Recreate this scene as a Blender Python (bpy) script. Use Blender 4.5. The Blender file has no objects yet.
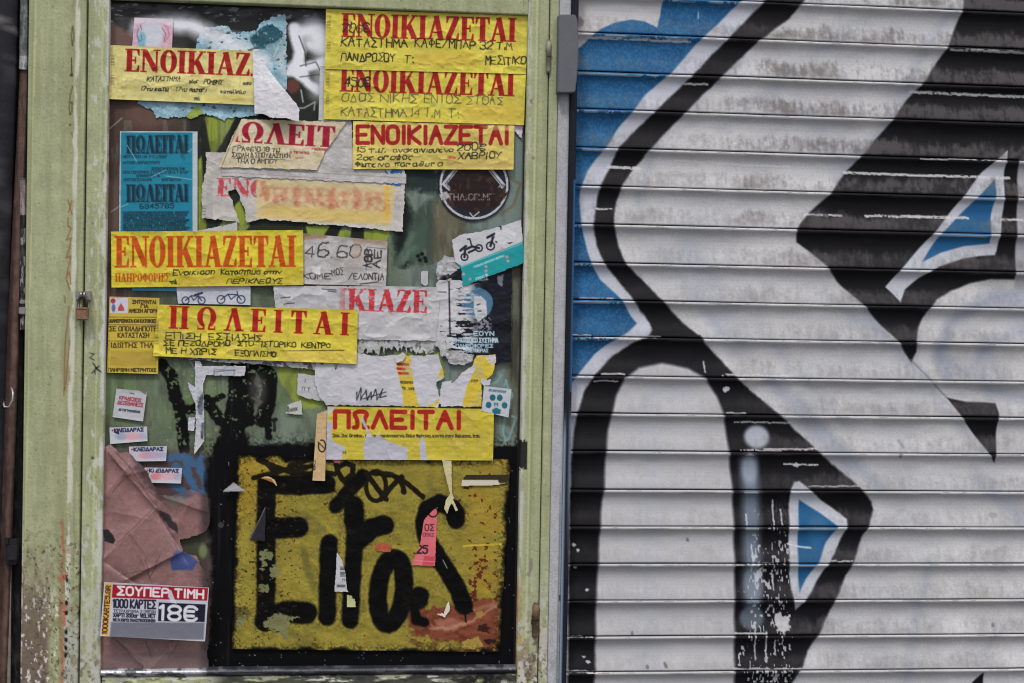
import bpy, math
import numpy as np

# ------------------------------------------------------------------ camera
scene = bpy.context.scene
F_PX, DIST, EYE = 1500.0, 3.0, 1.25
YAW, PITCH, ROLL = 0.11105741, 0.01531411, 0.01778573

def cam_axes():
    cy, sy, cp, sp = math.cos(YAW), math.sin(YAW), math.cos(PITCH), math.sin(PITCH)
    F = np.array([sy*cp, cy*cp, -sp]); R0 = np.array([cy, -sy, 0.0]); U0 = np.cross(R0, F)
    cr, sr = math.cos(ROLL), math.sin(ROLL)
    return cr*R0+sr*U0, -sr*R0+cr*U0, F
RT, UP, FW = cam_axes()
CAM = np.array([0.0, -DIST, EYE])
cd = bpy.data.cameras.new('camera'); cam = bpy.data.objects.new('camera', cd)
scene.collection.objects.link(cam); scene.camera = cam
cd.sensor_width = 36.0; cd.lens = F_PX/1024*36.0; cd.clip_start = 0.05; cd.clip_end = 500
from mathutils import Matrix
B = -FW
cam.matrix_world = Matrix(((RT[0], UP[0], B[0], CAM[0]), (RT[1], UP[1], B[1], CAM[1]), (RT[2], UP[2], B[2], CAM[2]), (0, 0, 0, 1)))

# ------------------------------------------------------------------ light: overcast day in a narrow street
SUN_EL, SUN_AZ = 58.0, -28.0            # azimuth measured from straight in front of the wall
w = bpy.data.worlds.new('World'); scene.world = w; w.use_nodes = True
nt = w.node_tree; bg = nt.nodes['Background']
sky = nt.nodes.new('ShaderNodeTexSky'); sky.sky_type = 'NISHITA'; sky.sun_disc = False
sky.sun_elevation = math.radians(SUN_EL); sky.sun_rotation = math.radians(180+SUN_AZ)
sky.dust_density = 4.0; sky.air_density = 0.8; sky.ozone_density = 0.6
nt.links.new(sky.outputs[0], bg.inputs[0]); bg.inputs[1].default_value = 0.115
sd = bpy.data.lights.new('sun', 'SUN'); sd.energy = 1.7; sd.angle = math.radians(10); sd.color = (1.0, 0.975, 0.94)
sun = bpy.data.objects.new('sun', sd); scene.collection.objects.link(sun)
sun.rotation_euler = (math.radians(90-SUN_EL), 0, math.radians(SUN_AZ)); sun.location = (0, -5, 6)
scene.view_settings.view_transform = 'Standard'; scene.view_settings.look = 'None'
scene.view_settings.gamma = 1.0; scene.view_settings.exposure = 0.56; scene.view_settings.use_curve_mapping = False
scene.cycles.pixel_filter_type = 'BLACKMAN_HARRIS'; scene.cycles.filter_width = 1.1
scene.render.resolution_x = 1024; scene.render.resolution_y = 683

# ------------------------------------------------------------------ where the photograph's points lie on the wall
def unp(px, py, y):
    px = np.asarray(px, float); py = np.asarray(py, float); y = np.asarray(y, float)
    d = [FW[k]*F_PX + RT[k]*(px-512) + UP[k]*(341.5-py) for k in range(3)]
    t = (y+DIST)/d[1]
    return CAM[0]+t*d[0], y+0*t, CAM[2]+t*d[2]
def proj(x, y, z):
    v = (x-CAM[0], y-CAM[1], z-CAM[2])
    f = sum(v[k]*FW[k] for k in range(3)); r = sum(v[k]*RT[k] for k in range(3)); u = sum(v[k]*UP[k] for k in range(3))
    return 512+F_PX*r/f, 341.5-F_PX*u/f
def WX(px, py=340.0, y=0.0): return float(unp(px, py, y)[0])
def WZ(px, py, y=0.0): return float(unp(px, py, y)[2])

# ------------------------------------------------------------------ noise
def _h(ix, iy, s):
    n = (ix.astype(np.int64)*374761393 + iy.astype(np.int64)*668265263 + int(s)*982451653) & 0xffffffff
    n = ((n ^ (n >> 13))*1274126177) & 0xffffffff
    n = (n ^ (n >> 16)) & 0xffff
    return n/65535.0
def vn(x, y, s=0):
    x = np.asarray(x, float); y = np.asarray(y, float)
    ix = np.floor(x); iy = np.floor(y); fx = x-ix; fy = y-iy
    fx = fx*fx*(3-2*fx); fy = fy*fy*(3-2*fy)
    a = _h(ix, iy, s); b = _h(ix+1, iy, s); c = _h(ix, iy+1, s); d = _h(ix+1, iy+1, s)
    return a+(b-a)*fx+(c-a)*fy+(a-b-c+d)*fx*fy
def fbm(x, y, s=0, o=4):
    r = 0; a = 0.5; t = 0
    for k in range(o):
        r = r + a*vn(x*2**k, y*2**k, s+17*k); t += a; a *= 0.55
    return r/t
def sst(a, b, x):
    t = np.clip((x-a)/(b-a), 0, 1); return t*t*(3-2*t)

# ------------------------------------------------------------------ lettering: stroke font and serif font
G = {
'Α': '002640 1333', 'Β': '0006364534030 3342311000'.replace('34030', '34')+'', 'Γ': '000646', 'Δ': '00264000', 'Ε': '46060040 0333', 'Ζ': '06460040',
'Η': '0006 4046 0343', 'Θ': '103041453616050110 1333', 'Ι': '2026', 'Κ': '0006 4603 0340', 'Λ': '002640', 'Μ': '0006234640', 'Ν': '00064046',
'Ξ': '0646 1333 0040', 'Ο': '103041453616050110', 'Π': '00064640', 'Ρ': '00063645443303', 'Σ': '4606330040', 'Τ': '0646 2620', 'Υ': '062346 2320',
'Φ': '2026 1232434435150413023212'.replace('13023212', '')+'', 'Χ': '0046 0640', 'Ψ': '2026 06031232434', 'Ω': '0010110204163645423130 3040'.replace('0204', '0205'),
'0': '103041453616050110', '1': '152620', '2': '0516364544004000'[:12]+'40', '3': '0516364533 33413010 1001', '4': '3036024 2'.replace(' ', ''), '5': '460604344341301001',
'6': '361605011030414333 0333', '7': '064610', '8': '1303011030413313050616364533', '9': '433313041636454130', '€': '41302010 4536261605011020 0232 0434',
'/': '0046', ':': '2021 2425', '.': '2021', ',': '2110', '-': '1333', 'S': '4536160504344241301001', 'R': '00063645443303 2340', 'G': '453616050110304143 4323', 'V': '062046', 'L': '060040', 'D': '000636454130 3000',
'α': '41301001031434 3440', 'ε': '3413 0313 1330 0110 1030'.replace('0110 ', ''), 'ι': '242120', 'ο': '103031341403011 0'.replace(' ', ''), 'σ': '4414030110304334', 'τ': '0444 2420', 'ς': '341403123011'[:8]+'3010',
'ν': '042044', 'μ': '0004 0010303444', 'π': '0444 1410 3430', 'ρ': '0004143423', 'η': '0004 03143430', 'λ': '0611 2440'[:4]+'40', 'γ': '042044 2010', 'δ': '36163331100104', 'φ': '2026 110414343110', 'χ': '0044 0440',
'ω': '040010203040 4044 2023', 'υ': '0401103034', 'κ': '0004 3402 0230', 'θ': '103036160110 1333', 'g': '4414030110304044', 'r': '0004 031434',
}
G['Β'] = '000636454433 0333 3342413000'; G['Φ'] = '2026 123243443514050412'[:5]+'123243443515040312'; G['Ψ'] = '2026 060312324346'
G['Ω'] = '0010130516364533303040'; G['4'] = '30360242'; G['2'] = '051636454400 0040'; G['3'] = '0516364544330 3341301001'; G['3'] = '05163645443323 334241301001'
G['8'] = '13040516364544331302011030414233'; G['ε'] = '34140313 1303011030'; G['ο'] = '103041433414030110'; G['ς'] = '3414030120 2010'; G['λ'] = '0630 1200'; G['θ'] = '1030363616160110 1333'
G['9'] = '4313040516364541301001'; G['6'] = '3616050110304142330302'
G['ά'] = G['α']; G['έ'] = G['ε']; G['ή'] = G['η']; G['ί'] = G['ι']; G['ό'] = G['ο']; G['ύ'] = G['υ']; G['ώ'] = G['ω']; G['ζ'] = '0444 4400 0030'
def glyph_polys(ch):
    s = G.get(ch)
    if not s: return []
    out = []
    rnd_ = ch in 'ΒΘΟΡΦΨΩ023568 9€SRGDαεοσςρηδφωυθgrέάόώύή'
    for part in s.split():
        part = part[:len(part)//2*2]
        q = [(int(part[i])/4*0.62, int(part[i+1])/6) for i in range(0, len(part), 2)]
        if rnd_ and len(q) > 3:
            closed = q[0] == q[-1]
            for _ in range(2):
                r = [] if closed else [q[0]]
                for a, b in zip(q[:-1], q[1:]):
                    L = math.hypot(b[0]-a[0], b[1]-a[1]); t = min(.25, .09/max(L, 1e-6)) if L > .3 else .25
                    r += [(a[0]+(b[0]-a[0])*t, a[1]+(b[1]-a[1])*t), (b[0]-(b[0]-a[0])*t, b[1]-(b[1]-a[1])*t)]
                if closed: r.append(r[0])
                else: r.append(q[-1])
                q = r
        out.append(q)
    return out
# serif capitals: polygons in a box of height 1, plus rings
def bar(x0, y0, x1, y1, wd):
    dx, dy = x1-x0, y1-y0; L = math.hypot(dx, dy); nx, ny = -dy/L*wd/2, dx/L*wd/2
    return [(x0+nx, y0+ny), (x1+nx, y1+ny), (x1-nx, y1-ny), (x0-nx, y0-ny)]
def rc(x0, y0, x1, y1): return [(x0, y0), (x1, y0), (x1, y1), (x0, y1)]
def stem(x, t=.195, e=.06): return [rc(x-t/2, 0, x+t/2, 1), rc(x-t/2-e, 0, x+t/2+e, .06), rc(x-t/2-e, .94, x+t/2+e, 1)]
SF = {
'Ε': (.54, stem(.16)+[rc(.1, .93, .52, 1), [(.52, 1), (.52, .70), (.47, .72), (.42, .93)], rc(.1, 0, .52, .07), [(.52, 0), (.52, .30), (.47, .28), (.42, .07)], rc(.2, .47, .38, .54), rc(.35, .36, .40, .65)]),
'Ν': (.68, [rc(.07, 0, .15, 1), bar(.14, .93, .55, .07, .20), rc(.54, 0, .61, 1), rc(0, 0, .23, .06), rc(0, .94, .2, 1), rc(.45, .94, .7, 1)]),
'Ο': (.60, [('ring', .30, .5, .30, .51, .105, .43)]),
'Ι': (.32, stem(.16)),
'Κ': (.68, stem(.16)+[bar(.24, .40, .53, .96, .09), bar(.33, .58, .56, .03, .20), rc(.43, .94, .66, 1), rc(.42, 0, .70, .06)]),
'Α': (.66, [bar(.32, 1.0, .52, .03, .20), bar(.32, .97, .11, .03, .085), rc(.16, .27, .50, .34), rc(0, 0, .24, .06), rc(.40, 0, .68, .06)]),
'Λ': (.66, [bar(.32, 1.0, .52, .03, .20), bar(.32, .97, .11, .03, .085), rc(0, 0, .24, .06), rc(.40, 0, .68, .06)]),
'Ζ': (.54, [rc(.03, .93, .52, 1), rc(.02, 0, .52, .07), bar(.43, .96, .11, .04, .20), [(.03, 1), (.03, .70), (.07, .70), (.14, .93)], [(.52, 0), (.52, .30), (.48, .30), (.40, .07)]]),
'Τ': (.55, [rc(.185, 0, .395, 1), rc(.13, 0, .45, .06), rc(.02, .93, .56, 1), [(.02, 1), (.02, .70), (.06, .70), (.13, .93)], [(.56, 1), (.56, .70), (.52, .70), (.45, .93)]]),
'Π': (.70, stem(.16)+stem(.54)+[rc(.1, .93, .6, 1)]),
'Ω': (.70, [('arc', .35, .56, .33, .45, .135, .37), rc(.04, 0, .29, .08), rc(.41, 0, .66, .08), rc(.22, 0, .29, .22), rc(.41, 0, .48, .22), [(.04, 0), (.04, .2), (.09, .08)], [(.66, 0), (.66, .2), (.61, .08)]]),
'Η': (.72, stem(.16)+stem(.56)+[rc(.2, .47, .5, .54)]), 'Ρ': (.58, stem(.16)+[('ring', .30, .73, .26, .27, .08, .19)]),
'Φ': (.7, stem(.35)+[('ring', .35, .5, .33, .32, .17, .25)]), 'Σ': (.54, [rc(.03, .93, .52, 1), rc(.02, 0, .52, .07), bar(.07, .95, .30, .5, .12), bar(.30, .5, .07, .05, .12), rc(.48, .72, .52, 1), rc(.48, 0, .52, .28)]),
}

# ------------------------------------------------------------------ paint: colours laid on a surface's vertices
class Paint:
    def __init__(s, X, Y):
        s.X = np.asarray(X, float).ravel(); s.Y = np.asarray(Y, float).ravel()
        s.C = np.ones((s.X.size, 3))*0.5; s.A = np.ones(s.X.size)
    def fill(s, c, v=0.04, sc=12, seed=1):
        s.C[:] = np.array(c)/255.0
        s.C *= (1+v*2*(fbm(s.X/sc, s.Y/sc, seed)-.5)+v*(vn(s.X/1.3, s.Y/1.3, seed+5)-.5))[:, None]
    def idx(s, x0, y0, x1, y1): return np.nonzero((s.X >= x0) & (s.X <= x1) & (s.Y >= y0) & (s.Y <= y1))[0]
    def mix(s, i, cov, c):
        cov = np.clip(np.asarray(cov, float), 0, 1)[:, None]; s.C[i] = s.C[i]*(1-cov)+np.array(c)/255.0*cov
    def warp(s, i, wp, ws, seed):
        x, y = s.X[i], s.Y[i]
        if wp:
            x, y = x+wp*2*(fbm(x/ws, y/ws, seed, 3)-.5), y+wp*2*(fbm(x/ws+31, y/ws+7, seed+3, 3)-.5)
        return x, y
    @staticmethod
    def sd(x, y, pts):
        d = np.full(x.shape, 1e9); ins = np.zeros(x.shape, bool); n = len(pts)
        for k in range(n):
            (ax, ay), (bx, by) = pts[k], pts[(k+1) % n]
            ex, ey = bx-ax, by-ay; L = ex*ex+ey*ey+1e-12
            t = np.clip(((x-ax)*ex+(y-ay)*ey)/L, 0, 1)
            d = np.minimum(d, (x-ax-t*ex)**2+(y-ay-t*ey)**2)
            c = (ay > y) != (by > y)
            if ey != 0: ins ^= c & (x < ex*(y-ay)/ey+ax)
        d = np.sqrt(d); return np.where(ins, d, -d)
    def bb(s, pts, m):
        xs = [p[0] for p in pts]; ys = [p[1] for p in pts]
        return s.idx(min(xs)-m, min(ys)-m, max(xs)+m, max(ys)+m)
    def poly(s, pts, c, soft=.8, op=1, wp=0, ws=4, seed=0, sp=0, fn=None):
        i = s.bb(pts, soft+wp+1)
        if not i.size: return
        x, y = s.warp(i, wp, ws, seed); cov = np.clip(s.sd(x, y, pts)/soft+.5, 0, 1)*op
        if sp: cov = cov*np.clip(1.0-sp*(vn(s.X[i]/1.5, s.Y[i]/1.5, seed+9) > .6), 0, 1)
        if fn is not None: cov = cov*fn(s.X[i], s.Y[i])
        s.mix(i, cov, c)
    def line(s, pts, wd, c, soft=.8, op=1, wp=0, ws=4, seed=0, fn=None, butt=False):
        i = s.bb(pts, wd+soft+wp+1)
        if not i.size: return
        x, y = s.warp(i, wp, ws, seed); d = np.full(x.shape, 1e9)
        for (ax, ay), (bx, by) in zip(pts[:-1], pts[1:]):
            ex, ey = bx-ax, by-ay; L = ex*ex+ey*ey+1e-12
            t = np.clip(((x-ax)*ex+(y-ay)*ey)/L, 0, 1)
            d = np.minimum(d, (x-ax-t*ex)**2+(y-ay-t*ey)**2)
        cov = np.clip((wd/2-np.sqrt(d))/soft+.5, 0, 1)*op
        if fn is not None: cov = cov*fn(s.X[i], s.Y[i])
        s.mix(i, cov, c)
    def blob(s, cx, cy, rx, ry, c, soft=.5, op=1, wp=0, ws=4, seed=0, fn=None):
        i = s.idx(cx-rx*(1+soft)-wp-1, cy-ry*(1+soft)-wp-1, cx+rx*(1+soft)+wp+1, cy+ry*(1+soft)+wp+1)
        if not i.size: return
        x, y = s.warp(i, wp, ws, seed); r = np.hypot((x-cx)/rx, (y-cy)/ry)
        cov = (1-sst(1-soft/2, 1+soft/2, r))*op
        if fn is not None: cov = cov*fn(s.X[i], s.Y[i])
        s.mix(i, cov, c)
    def cov(s, fn, c): s.mix(np.arange(s.X.size), fn(s.X, s.Y), c)
    def only(s, polys, wp=0, ws=4, seed=0):
        i = np.arange(s.X.size); x, y = s.warp(i, wp, ws, seed); m = np.full(x.shape, -9.0)
        for p in polys: m = np.maximum(m, s.sd(x, y, p))
        s.A = np.minimum(s.A, np.clip(m+.5, 0, 1))
    def cut(s, p, wp=0, ws=4, seed=0):
        i = s.bb(p, wp+2); x, y = s.warp(i, wp, ws, seed); s.A[i] = np.minimum(s.A[i], np.clip(.5-s.sd(x, y, p), 0, 1))
    def text(s, t, p0, p1, h, c, wd=1.0, font='hand', soft=.7, op=1, seed=0, fn=None, sl=0.0, wp=0):
        r = np.random.RandomState(seed+len(t)*7+int(p0[0]))
        dx, dy = p1[0]-p0[0], p1[1]-p0[1]; L = math.hypot(dx, dy); ux, uy = dx/L, dy/L; vx, vy = uy, -ux
        if font == 'serif':
            ws_ = [(SF[ch][0] if ch in SF else .3) for ch in t]; gap = s.gap if hasattr(s, 'gap') else .02
            tot = sum(ws_)+gap*(len(t)-1); k = L/tot; cx = 0
            for ch, gw in zip(t, ws_):
                if ch in SF:
                    def M(u, v): return (p0[0]+ux*k*(cx+u)+vx*h*v, p0[1]+uy*k*(cx+u)+vy*h*v)
                    box = [M(0, 0), M(gw, 0), M(gw, 1), M(0, 1)]; i = s.bb(box, 2)
                    if i.size:
                        x, y = s.warp(i, wp, 3, seed) if wp else (s.X[i], s.Y[i]); m = np.full(x.shape, -9.0)
                        for q in SF[ch][1]:
                            if q[0] in ('ring', 'arc'):
                                _, a, b, rx, ry, ix, iy = q; o = M(a, b)
                                lx = ((x-o[0])*ux+(y-o[1])*uy)/k; ly = ((x-o[0])*vx+(y-o[1])*vy)/h
                                ro = (1-np.hypot(lx/rx, ly/ry))*min(rx*k, ry*h); ri = (np.hypot(lx/ix, ly/iy)-1)*min(ix*k, iy*h)
                                dd = np.minimum(ro, ri)
                                if q[0] == 'arc': dd = np.where((np.abs(lx) < .07) & (ly < 0), -1, dd)
                            else: dd = s.sd(x, y, [M(*z) for z in q])
                            m = np.maximum(m, dd)
                        cv = np.clip(m/soft+.5, 0, 1)*op
                        if fn is not None: cv = cv*fn(x, y)
                        s.mix(i, cv, c)
                cx += gw+gap
            return
        adv = .82 if font == 'hand' else .86
        n = sum(.45 if ch in ' .,:Ιι1' else 1 for ch in t); k = L/(n*adv-.2); cx = 0
        for ch in t:
            a = .45 if ch in ' .,:Ιι1' else 1
            off = -.225 if a < 1 else 0
            j = (lambda: 0) if font != 'hand' else (lambda: r.uniform(-.06, .06))
            by = j()*1.4; sc = 1+j()*2.0; sl_ = sl+(r.uniform(-.07, .10) if font == 'hand' else 0)
            for pl in glyph_polys(ch):
                q = []
                for (u, v) in pl:
                    u2 = cx+u+off+j()*1.0+sl_*v; v2 = by+v*sc+j()*.9
                    q.append((p0[0]+ux*k*u2+vx*h*v2, p0[1]+uy*k*u2+vy*h*v2))
                wv = wd*(1 if font != 'hand' else r.uniform(.65, 1.1)); s.line(q, wv, c, soft, op*(1 if font != 'hand' else r.uniform(.82, 1)), fn=fn, wp=(0 if font != 'hand' else .5), ws=4, seed=int(cx*10) if font == 'hand' else 0)
            cx += a*adv
    def tiny(s, p0, p1, h, c, op=.8, seed=0, wd=.7):
        r = np.random.RandomState(seed+int(p0[1]*3)); al = 'ΑΕΙΟΝΣΤΚΛΠΡΗΜ'
        L = math.hypot(p1[0]-p0[0], p1[1]-p0[1]); n = max(2, int(L/(h*.75)))
        s.text(''.join(' ' if r.rand() < .16 else al[r.randint(len(al))] for _ in range(n)), p0, p1, h, c, wd, 'sans', .8, op, seed)

def lin(c):
    return np.where(c <= .04045, c/12.92, ((c+.055)/1.055)**2.4)

# ------------------------------------------------------------------ materials
MATS = {}
def surf(name, rough=.6, metal=0.0, bump=.15, bscale=60, var=.08, color=None, spec=.16, coat=0.0, grain=.09):
    if name in MATS: return MATS[name]
    m = bpy.data.materials.new(name); m.use_nodes = True; n = m.node_tree; L = n.links; b = n.nodes['Principled BSDF']
    if color is None:
        a = n.nodes.new('ShaderNodeAttribute'); a.attribute_name = 'paint'; src = a.outputs['Color']
    else:
        a = n.nodes.new('ShaderNodeRGB'); a.outputs[0].default_value = (*lin(np.array(color)/255.0), 1); src = a.outputs[0]
    tc = n.nodes.new('ShaderNodeTexCoord')
    nz = n.nodes.new('ShaderNodeTexNoise'); nz.inputs['Scale'].default_value = bscale; nz.inputs['Detail'].default_value = 8
    L.new(tc.outputs['Object'], nz.inputs['Vector'])
    hs = n.nodes.new('ShaderNodeMapRange'); hs.inputs['To Min'].default_value = 1-var; hs.inputs['To Max'].default_value = 1+var
    L.new(nz.outputs['Fac'], hs.inputs['Value'])
    mu = n.nodes.new('ShaderNodeVectorMath'); mu.operation = 'SCALE'; L.new(src, mu.inputs[0]); L.new(hs.outputs[0], mu.inputs['Scale'])
    ng = n.nodes.new('ShaderNodeTexNoise'); ng.inputs['Scale'].default_value = 420; ng.inputs['Detail'].default_value = 2
    L.new(tc.outputs['Object'], ng.inputs['Vector'])
    gs = n.nodes.new('ShaderNodeMapRange'); gs.inputs['From Min'].default_value = .25; gs.inputs['From Max'].default_value = .75; gs.inputs['To Min'].default_value = 1-grain; gs.inputs['To Max'].default_value = 1+grain
    L.new(ng.outputs['Fac'], gs.inputs['Value'])
    m2 = n.nodes.new('ShaderNodeVectorMath'); m2.operation = 'SCALE'; L.new(mu.outputs[0], m2.inputs[0]); L.new(gs.outputs[0], m2.inputs['Scale'])
    L.new(m2.outputs[0], b.inputs['Base Color'])
    r2 = n.nodes.new('ShaderNodeMapRange'); r2.inputs['To Min'].default_value = rough-.08; r2.inputs['To Max'].default_value = rough+.1
    L.new(nz.outputs['Fac'], r2.inputs['Value']); L.new(r2.outputs[0], b.inputs['Roughness'])
    n2 = n.nodes.new('ShaderNodeTexNoise'); n2.inputs['Scale'].default_value = bscale*5; n2.inputs['Detail'].default_value = 5
    L.new(tc.outputs['Object'], n2.inputs['Vector'])
    bp = n.nodes.new('ShaderNodeBump'); bp.inputs['Strength'].default_value = bump; bp.inputs['Distance'].default_value = .002
    L.new(n2.outputs['Fac'], bp.inputs['Height']); L.new(bp.outputs[0], b.inputs['Normal'])
    b.inputs['Metallic'].default_value = metal; b.inputs['Specular IOR Level'].default_value = spec; b.inputs['Coat Weight'].default_value = coat
    MATS[name] = m; return m
PAPER = lambda: surf('printed_paper', .5, 0, .12, 40, .06, spec=.18, grain=.05)
GLOSSY = lambda: surf('sticker_vinyl', .45, 0, .08, 40, .05, spec=.2, grain=.04)
BOARD = lambda: surf('painted_glass', .5, 0, .12, 35, .12, spec=.08)
DOORP = lambda: surf('old_door_paint', .55, 0, .35, 30, .07, spec=.2)
SHUT = lambda: surf('shutter_paint', .6, 0, .14, 25, .05, spec=.12, grain=.10)
BLACK = lambda: surf('black_metal', .45, 0, .2, 30, .3, color=(34, 34, 38))
STEEL = lambda: surf('worn_steel', .4, .8, .3, 60, .3, color=(150, 148, 145))
RUST = lambda: surf('rusty_metal', .75, .2, .8, 90, .45, color=(120, 100, 82))

# ------------------------------------------------------------------ meshes
def mesh_obj(name, V, Q, mat, parent=None, col=None, smooth=True):
    me = bpy.data.meshes.new(name); V = np.asarray(V, np.float32); Q = np.asarray(Q, np.int32)
    me.vertices.add(len(V)); me.vertices.foreach_set('co', V.ravel())
    me.loops.add(Q.size); me.loops.foreach_set('vertex_index', Q.ravel())
    me.polygons.add(len(Q)); me.polygons.foreach_set('loop_start', np.arange(len(Q), dtype=np.int32)*Q.shape[1])
    try: me.polygons.foreach_set('loop_total', np.full(len(Q), Q.shape[1], np.int32))
    except Exception: pass
    if smooth: me.polygons.foreach_set('use_smooth', np.ones(len(Q), bool))
    me.update(calc_edges=True)
    if col is not None:
        a = me.color_attributes.new('paint', 'FLOAT_COLOR', 'POINT'); c = np.ones((len(V), 4), np.float32); c[:, :3] = lin(np.clip(col, 0, 1)); a.data.foreach_set('color', c.ravel())
    me.materials.append(mat)
    o = bpy.data.objects.new(name, me); scene.collection.objects.link(o)
    if parent is not None: o.parent = parent
    return o
def tag(o, label=None, cat=None, group=None, kind=None):
    if label: o['label'] = label
    if cat: o['category'] = cat
    if group: o['group'] = group
    if kind: o['kind'] = kind
    return o
def empty(name, loc, label=None, cat=None, group=None, kind=None):
    o = bpy.data.objects.new(name, None); scene.collection.objects.link(o); o.empty_display_size = .05
    return tag(o, label, cat, group, kind)         # left at the origin so that parts keep world coordinates
def grid_quads(nx, ny, off=0):
    i = np.arange(nx*ny).reshape(ny, nx)+off
    return np.stack([i[:-1, :-1], i[1:, :-1], i[1:, 1:], i[:-1, 1:]], -1).reshape(-1, 4)
def sheet(name, quad, depth, paint, step=.6, wr=.0008, ws=25, seed=0, mat=None, parent=None, disp=None, lift=.0012):
    """a paper sheet between four corner points on the wall, with creases and slightly lifted edges"""
    (x0, y0), (x1, y1), (x2, y2), (x3, y3) = quad
    nx = max(6, int(max(abs(x1-x0), abs(x2-x3))/step)); ny = max(6, int(max(abs(y3-y0), abs(y2-y1))/step))
    u, v = np.meshgrid(np.linspace(0, 1, nx), np.linspace(0, 1, ny))
    X = (x0*(1-u)+x1*u)*(1-v)+(x3*(1-u)+x2*u)*v; Y = (y0*(1-u)+y1*u)*(1-v)+(y3*(1-u)+y2*u)*v
    p = Paint(X, Y); paint(p)
    cr = np.abs(fbm(X/ws+seed, Y/(ws*.7), seed+40, 4)-.5)*2
    d = wr*(1-cr)**2.0
    e = np.minimum(np.minimum(u*nx, (1-u)*nx), np.minimum(v*ny, (1-v)*ny))*step
    d = d+lift*np.exp(-e/3.0)*fbm(X/18, Y/18, seed+70, 2)
    if disp is not None: d = d+disp(X, Y, u, v)
    x, y, z = unp(X, Y, depth-d)
    Q = grid_quads(nx, ny); A = p.A[Q].mean(1) > .5
    return mesh_obj(name, np.stack([x.ravel(), y.ravel(), z.ravel()], 1), Q[A], mat or PAPER(), parent, p.C)
def panel(name, x0, x1, z0, z1, yf, yb, paint, step=.002, parent=None, mat=None, disp=None, rnd=.0015):
    """a solid rail or plate with a painted front; x, z in metres"""
    nx = max(4, int((x1-x0)/step)); nz = max(4, int((z1-z0)/step))
    xs = np.linspace(x0, x1, nx); zs = np.linspace(z1, z0, nz)
    if rnd: xs[1] = x0+rnd; xs[-2] = x1-rnd; zs[1] = z1-rnd; zs[-2] = z0+rnd; xs.sort(); zs = np.sort(zs)[::-1]
    Xw, Zw = np.meshgrid(xs, zs); Yw = np.full(Xw.shape, float(yf))
    if disp is not None: Yw = Yw-disp(Xw, Zw)
    Yw[0, :] += rnd; Yw[-1, :] += rnd; Yw[1:-1, 0] += rnd; Yw[1:-1, -1] += rnd
    px, py = proj(Xw, np.full(Xw.shape, yf), Zw); p = Paint(px, py); paint(p)
    V = np.stack([Xw.ravel(), Yw.ravel(), Zw.ravel()], 1); Q = grid_quads(nx, nz)
    i = np.arange(nx*nz).reshape(nz, nx)
    ring = np.concatenate([i[0, :], i[1:, -1], i[-1, ::-1][1:], i[::-1, 0][1:-1]])
    Vb = V[ring].copy(); Vb[:, 1] = yb; V2 = np.concatenate([V, Vb]); n = len(ring); k = np.arange(n)
    Qs = np.stack([ring, ring[(k+1) % n], len(V)+(k+1) % n, len(V)+k], 1)
    c = np.concatenate([p.C, p.C[ring]])
    bk = [len(V)+0, len(V)+nx-1, len(V)+nx-1+nz-1, len(V)+2*(nx-1)+nz-1]
    return mesh_obj(name, V2, np.concatenate([Q, Qs, np.array([bk])]), mat or DOORP(), parent, c, smooth=False)
def solid(name, boxes, mat, parent=None, bevel=.001):
    """several bevelled boxes in one mesh; (x0,x1,y0,y1,z0,z1)"""
    import bmesh
    bm = bmesh.new()
    for (a, b, c, d, e, f) in boxes:
        g = bmesh.ops.create_cube(bm, size=1); 
        for v in g['verts']: v.co = ((a+b)/2+v.co.x*(b-a), (c+d)/2+v.co.y*(d-c), (e+f)/2+v.co.z*(f-e))
    if bevel: bmesh.ops.bevel(bm, geom=bm.edges[:], offset=bevel, segments=2, affect='EDGES')
    me = bpy.data.meshes.new(name); bm.to_mesh(me); bm.free(); me.materials.append(mat)
    o = bpy.data.objects.new(name, me); scene.collection.objects.link(o)
    if parent is not None: o.parent = parent
    return o
def tube(name, pts, r, mat, parent=None, seg=12):
    pts = [np.array(q, float) for q in pts]; rs = r if hasattr(r, '__len__') else [r]*len(pts); V = []; Q = []
    for k, q in enumerate(pts):
        t = pts[min(k+1, len(pts)-1)]-pts[max(k-1, 0)]; t /= np.linalg.norm(t)
        a = np.cross(t, [0.3, 1, .1]); a /= np.linalg.norm(a); b = np.cross(t, a)
        for j in range(seg):
            th = 2*math.pi*j/seg; V.append(q+rs[k]*(math.cos(th)*a+math.sin(th)*b))
    for k in range(len(pts)-1):
        for j in range(seg): Q.append((k*seg+j, k*seg+(j+1) % seg, (k+1)*seg+(j+1) % seg, (k+1)*seg+j))
    for k in (0, len(pts)-1):
        for j in range(0, seg-2, 2): Q.append((k*seg, k*seg+j+1, k*seg+j+2, k*seg+(j+3) % seg if j+3 < seg else k*seg))
    Q = [q for q in Q if len(set(q)) == 4]
    return mesh_obj(name, V, Q, mat, parent)

# ================================================================== THE SETTING
YB, YS = .020, .032                     # depth of the door's pane and of the shutter curtain behind the wall face
ground = panel('pavement', -6, 7, -.02, 0, -6, 1, lambda p: p.fill((96, 94, 92), .15, 40), step=.05, mat=surf('paving', .85, 0, .5, 8, .2, color=(104, 101, 97)), rnd=0)
# top sheet of the ground (the panel above is its front edge only)
def flat_ground():
    V = [(-30, -40, 0), (30, -40, 0), (30, .6, 0), (-30, .6, 0)]
    return mesh_obj('pavement', V, [(0, 1, 2, 3)], surf('paving', .85), None, None, False)
bpy.data.objects.remove(ground); tag(flat_ground(), kind='structure')

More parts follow.
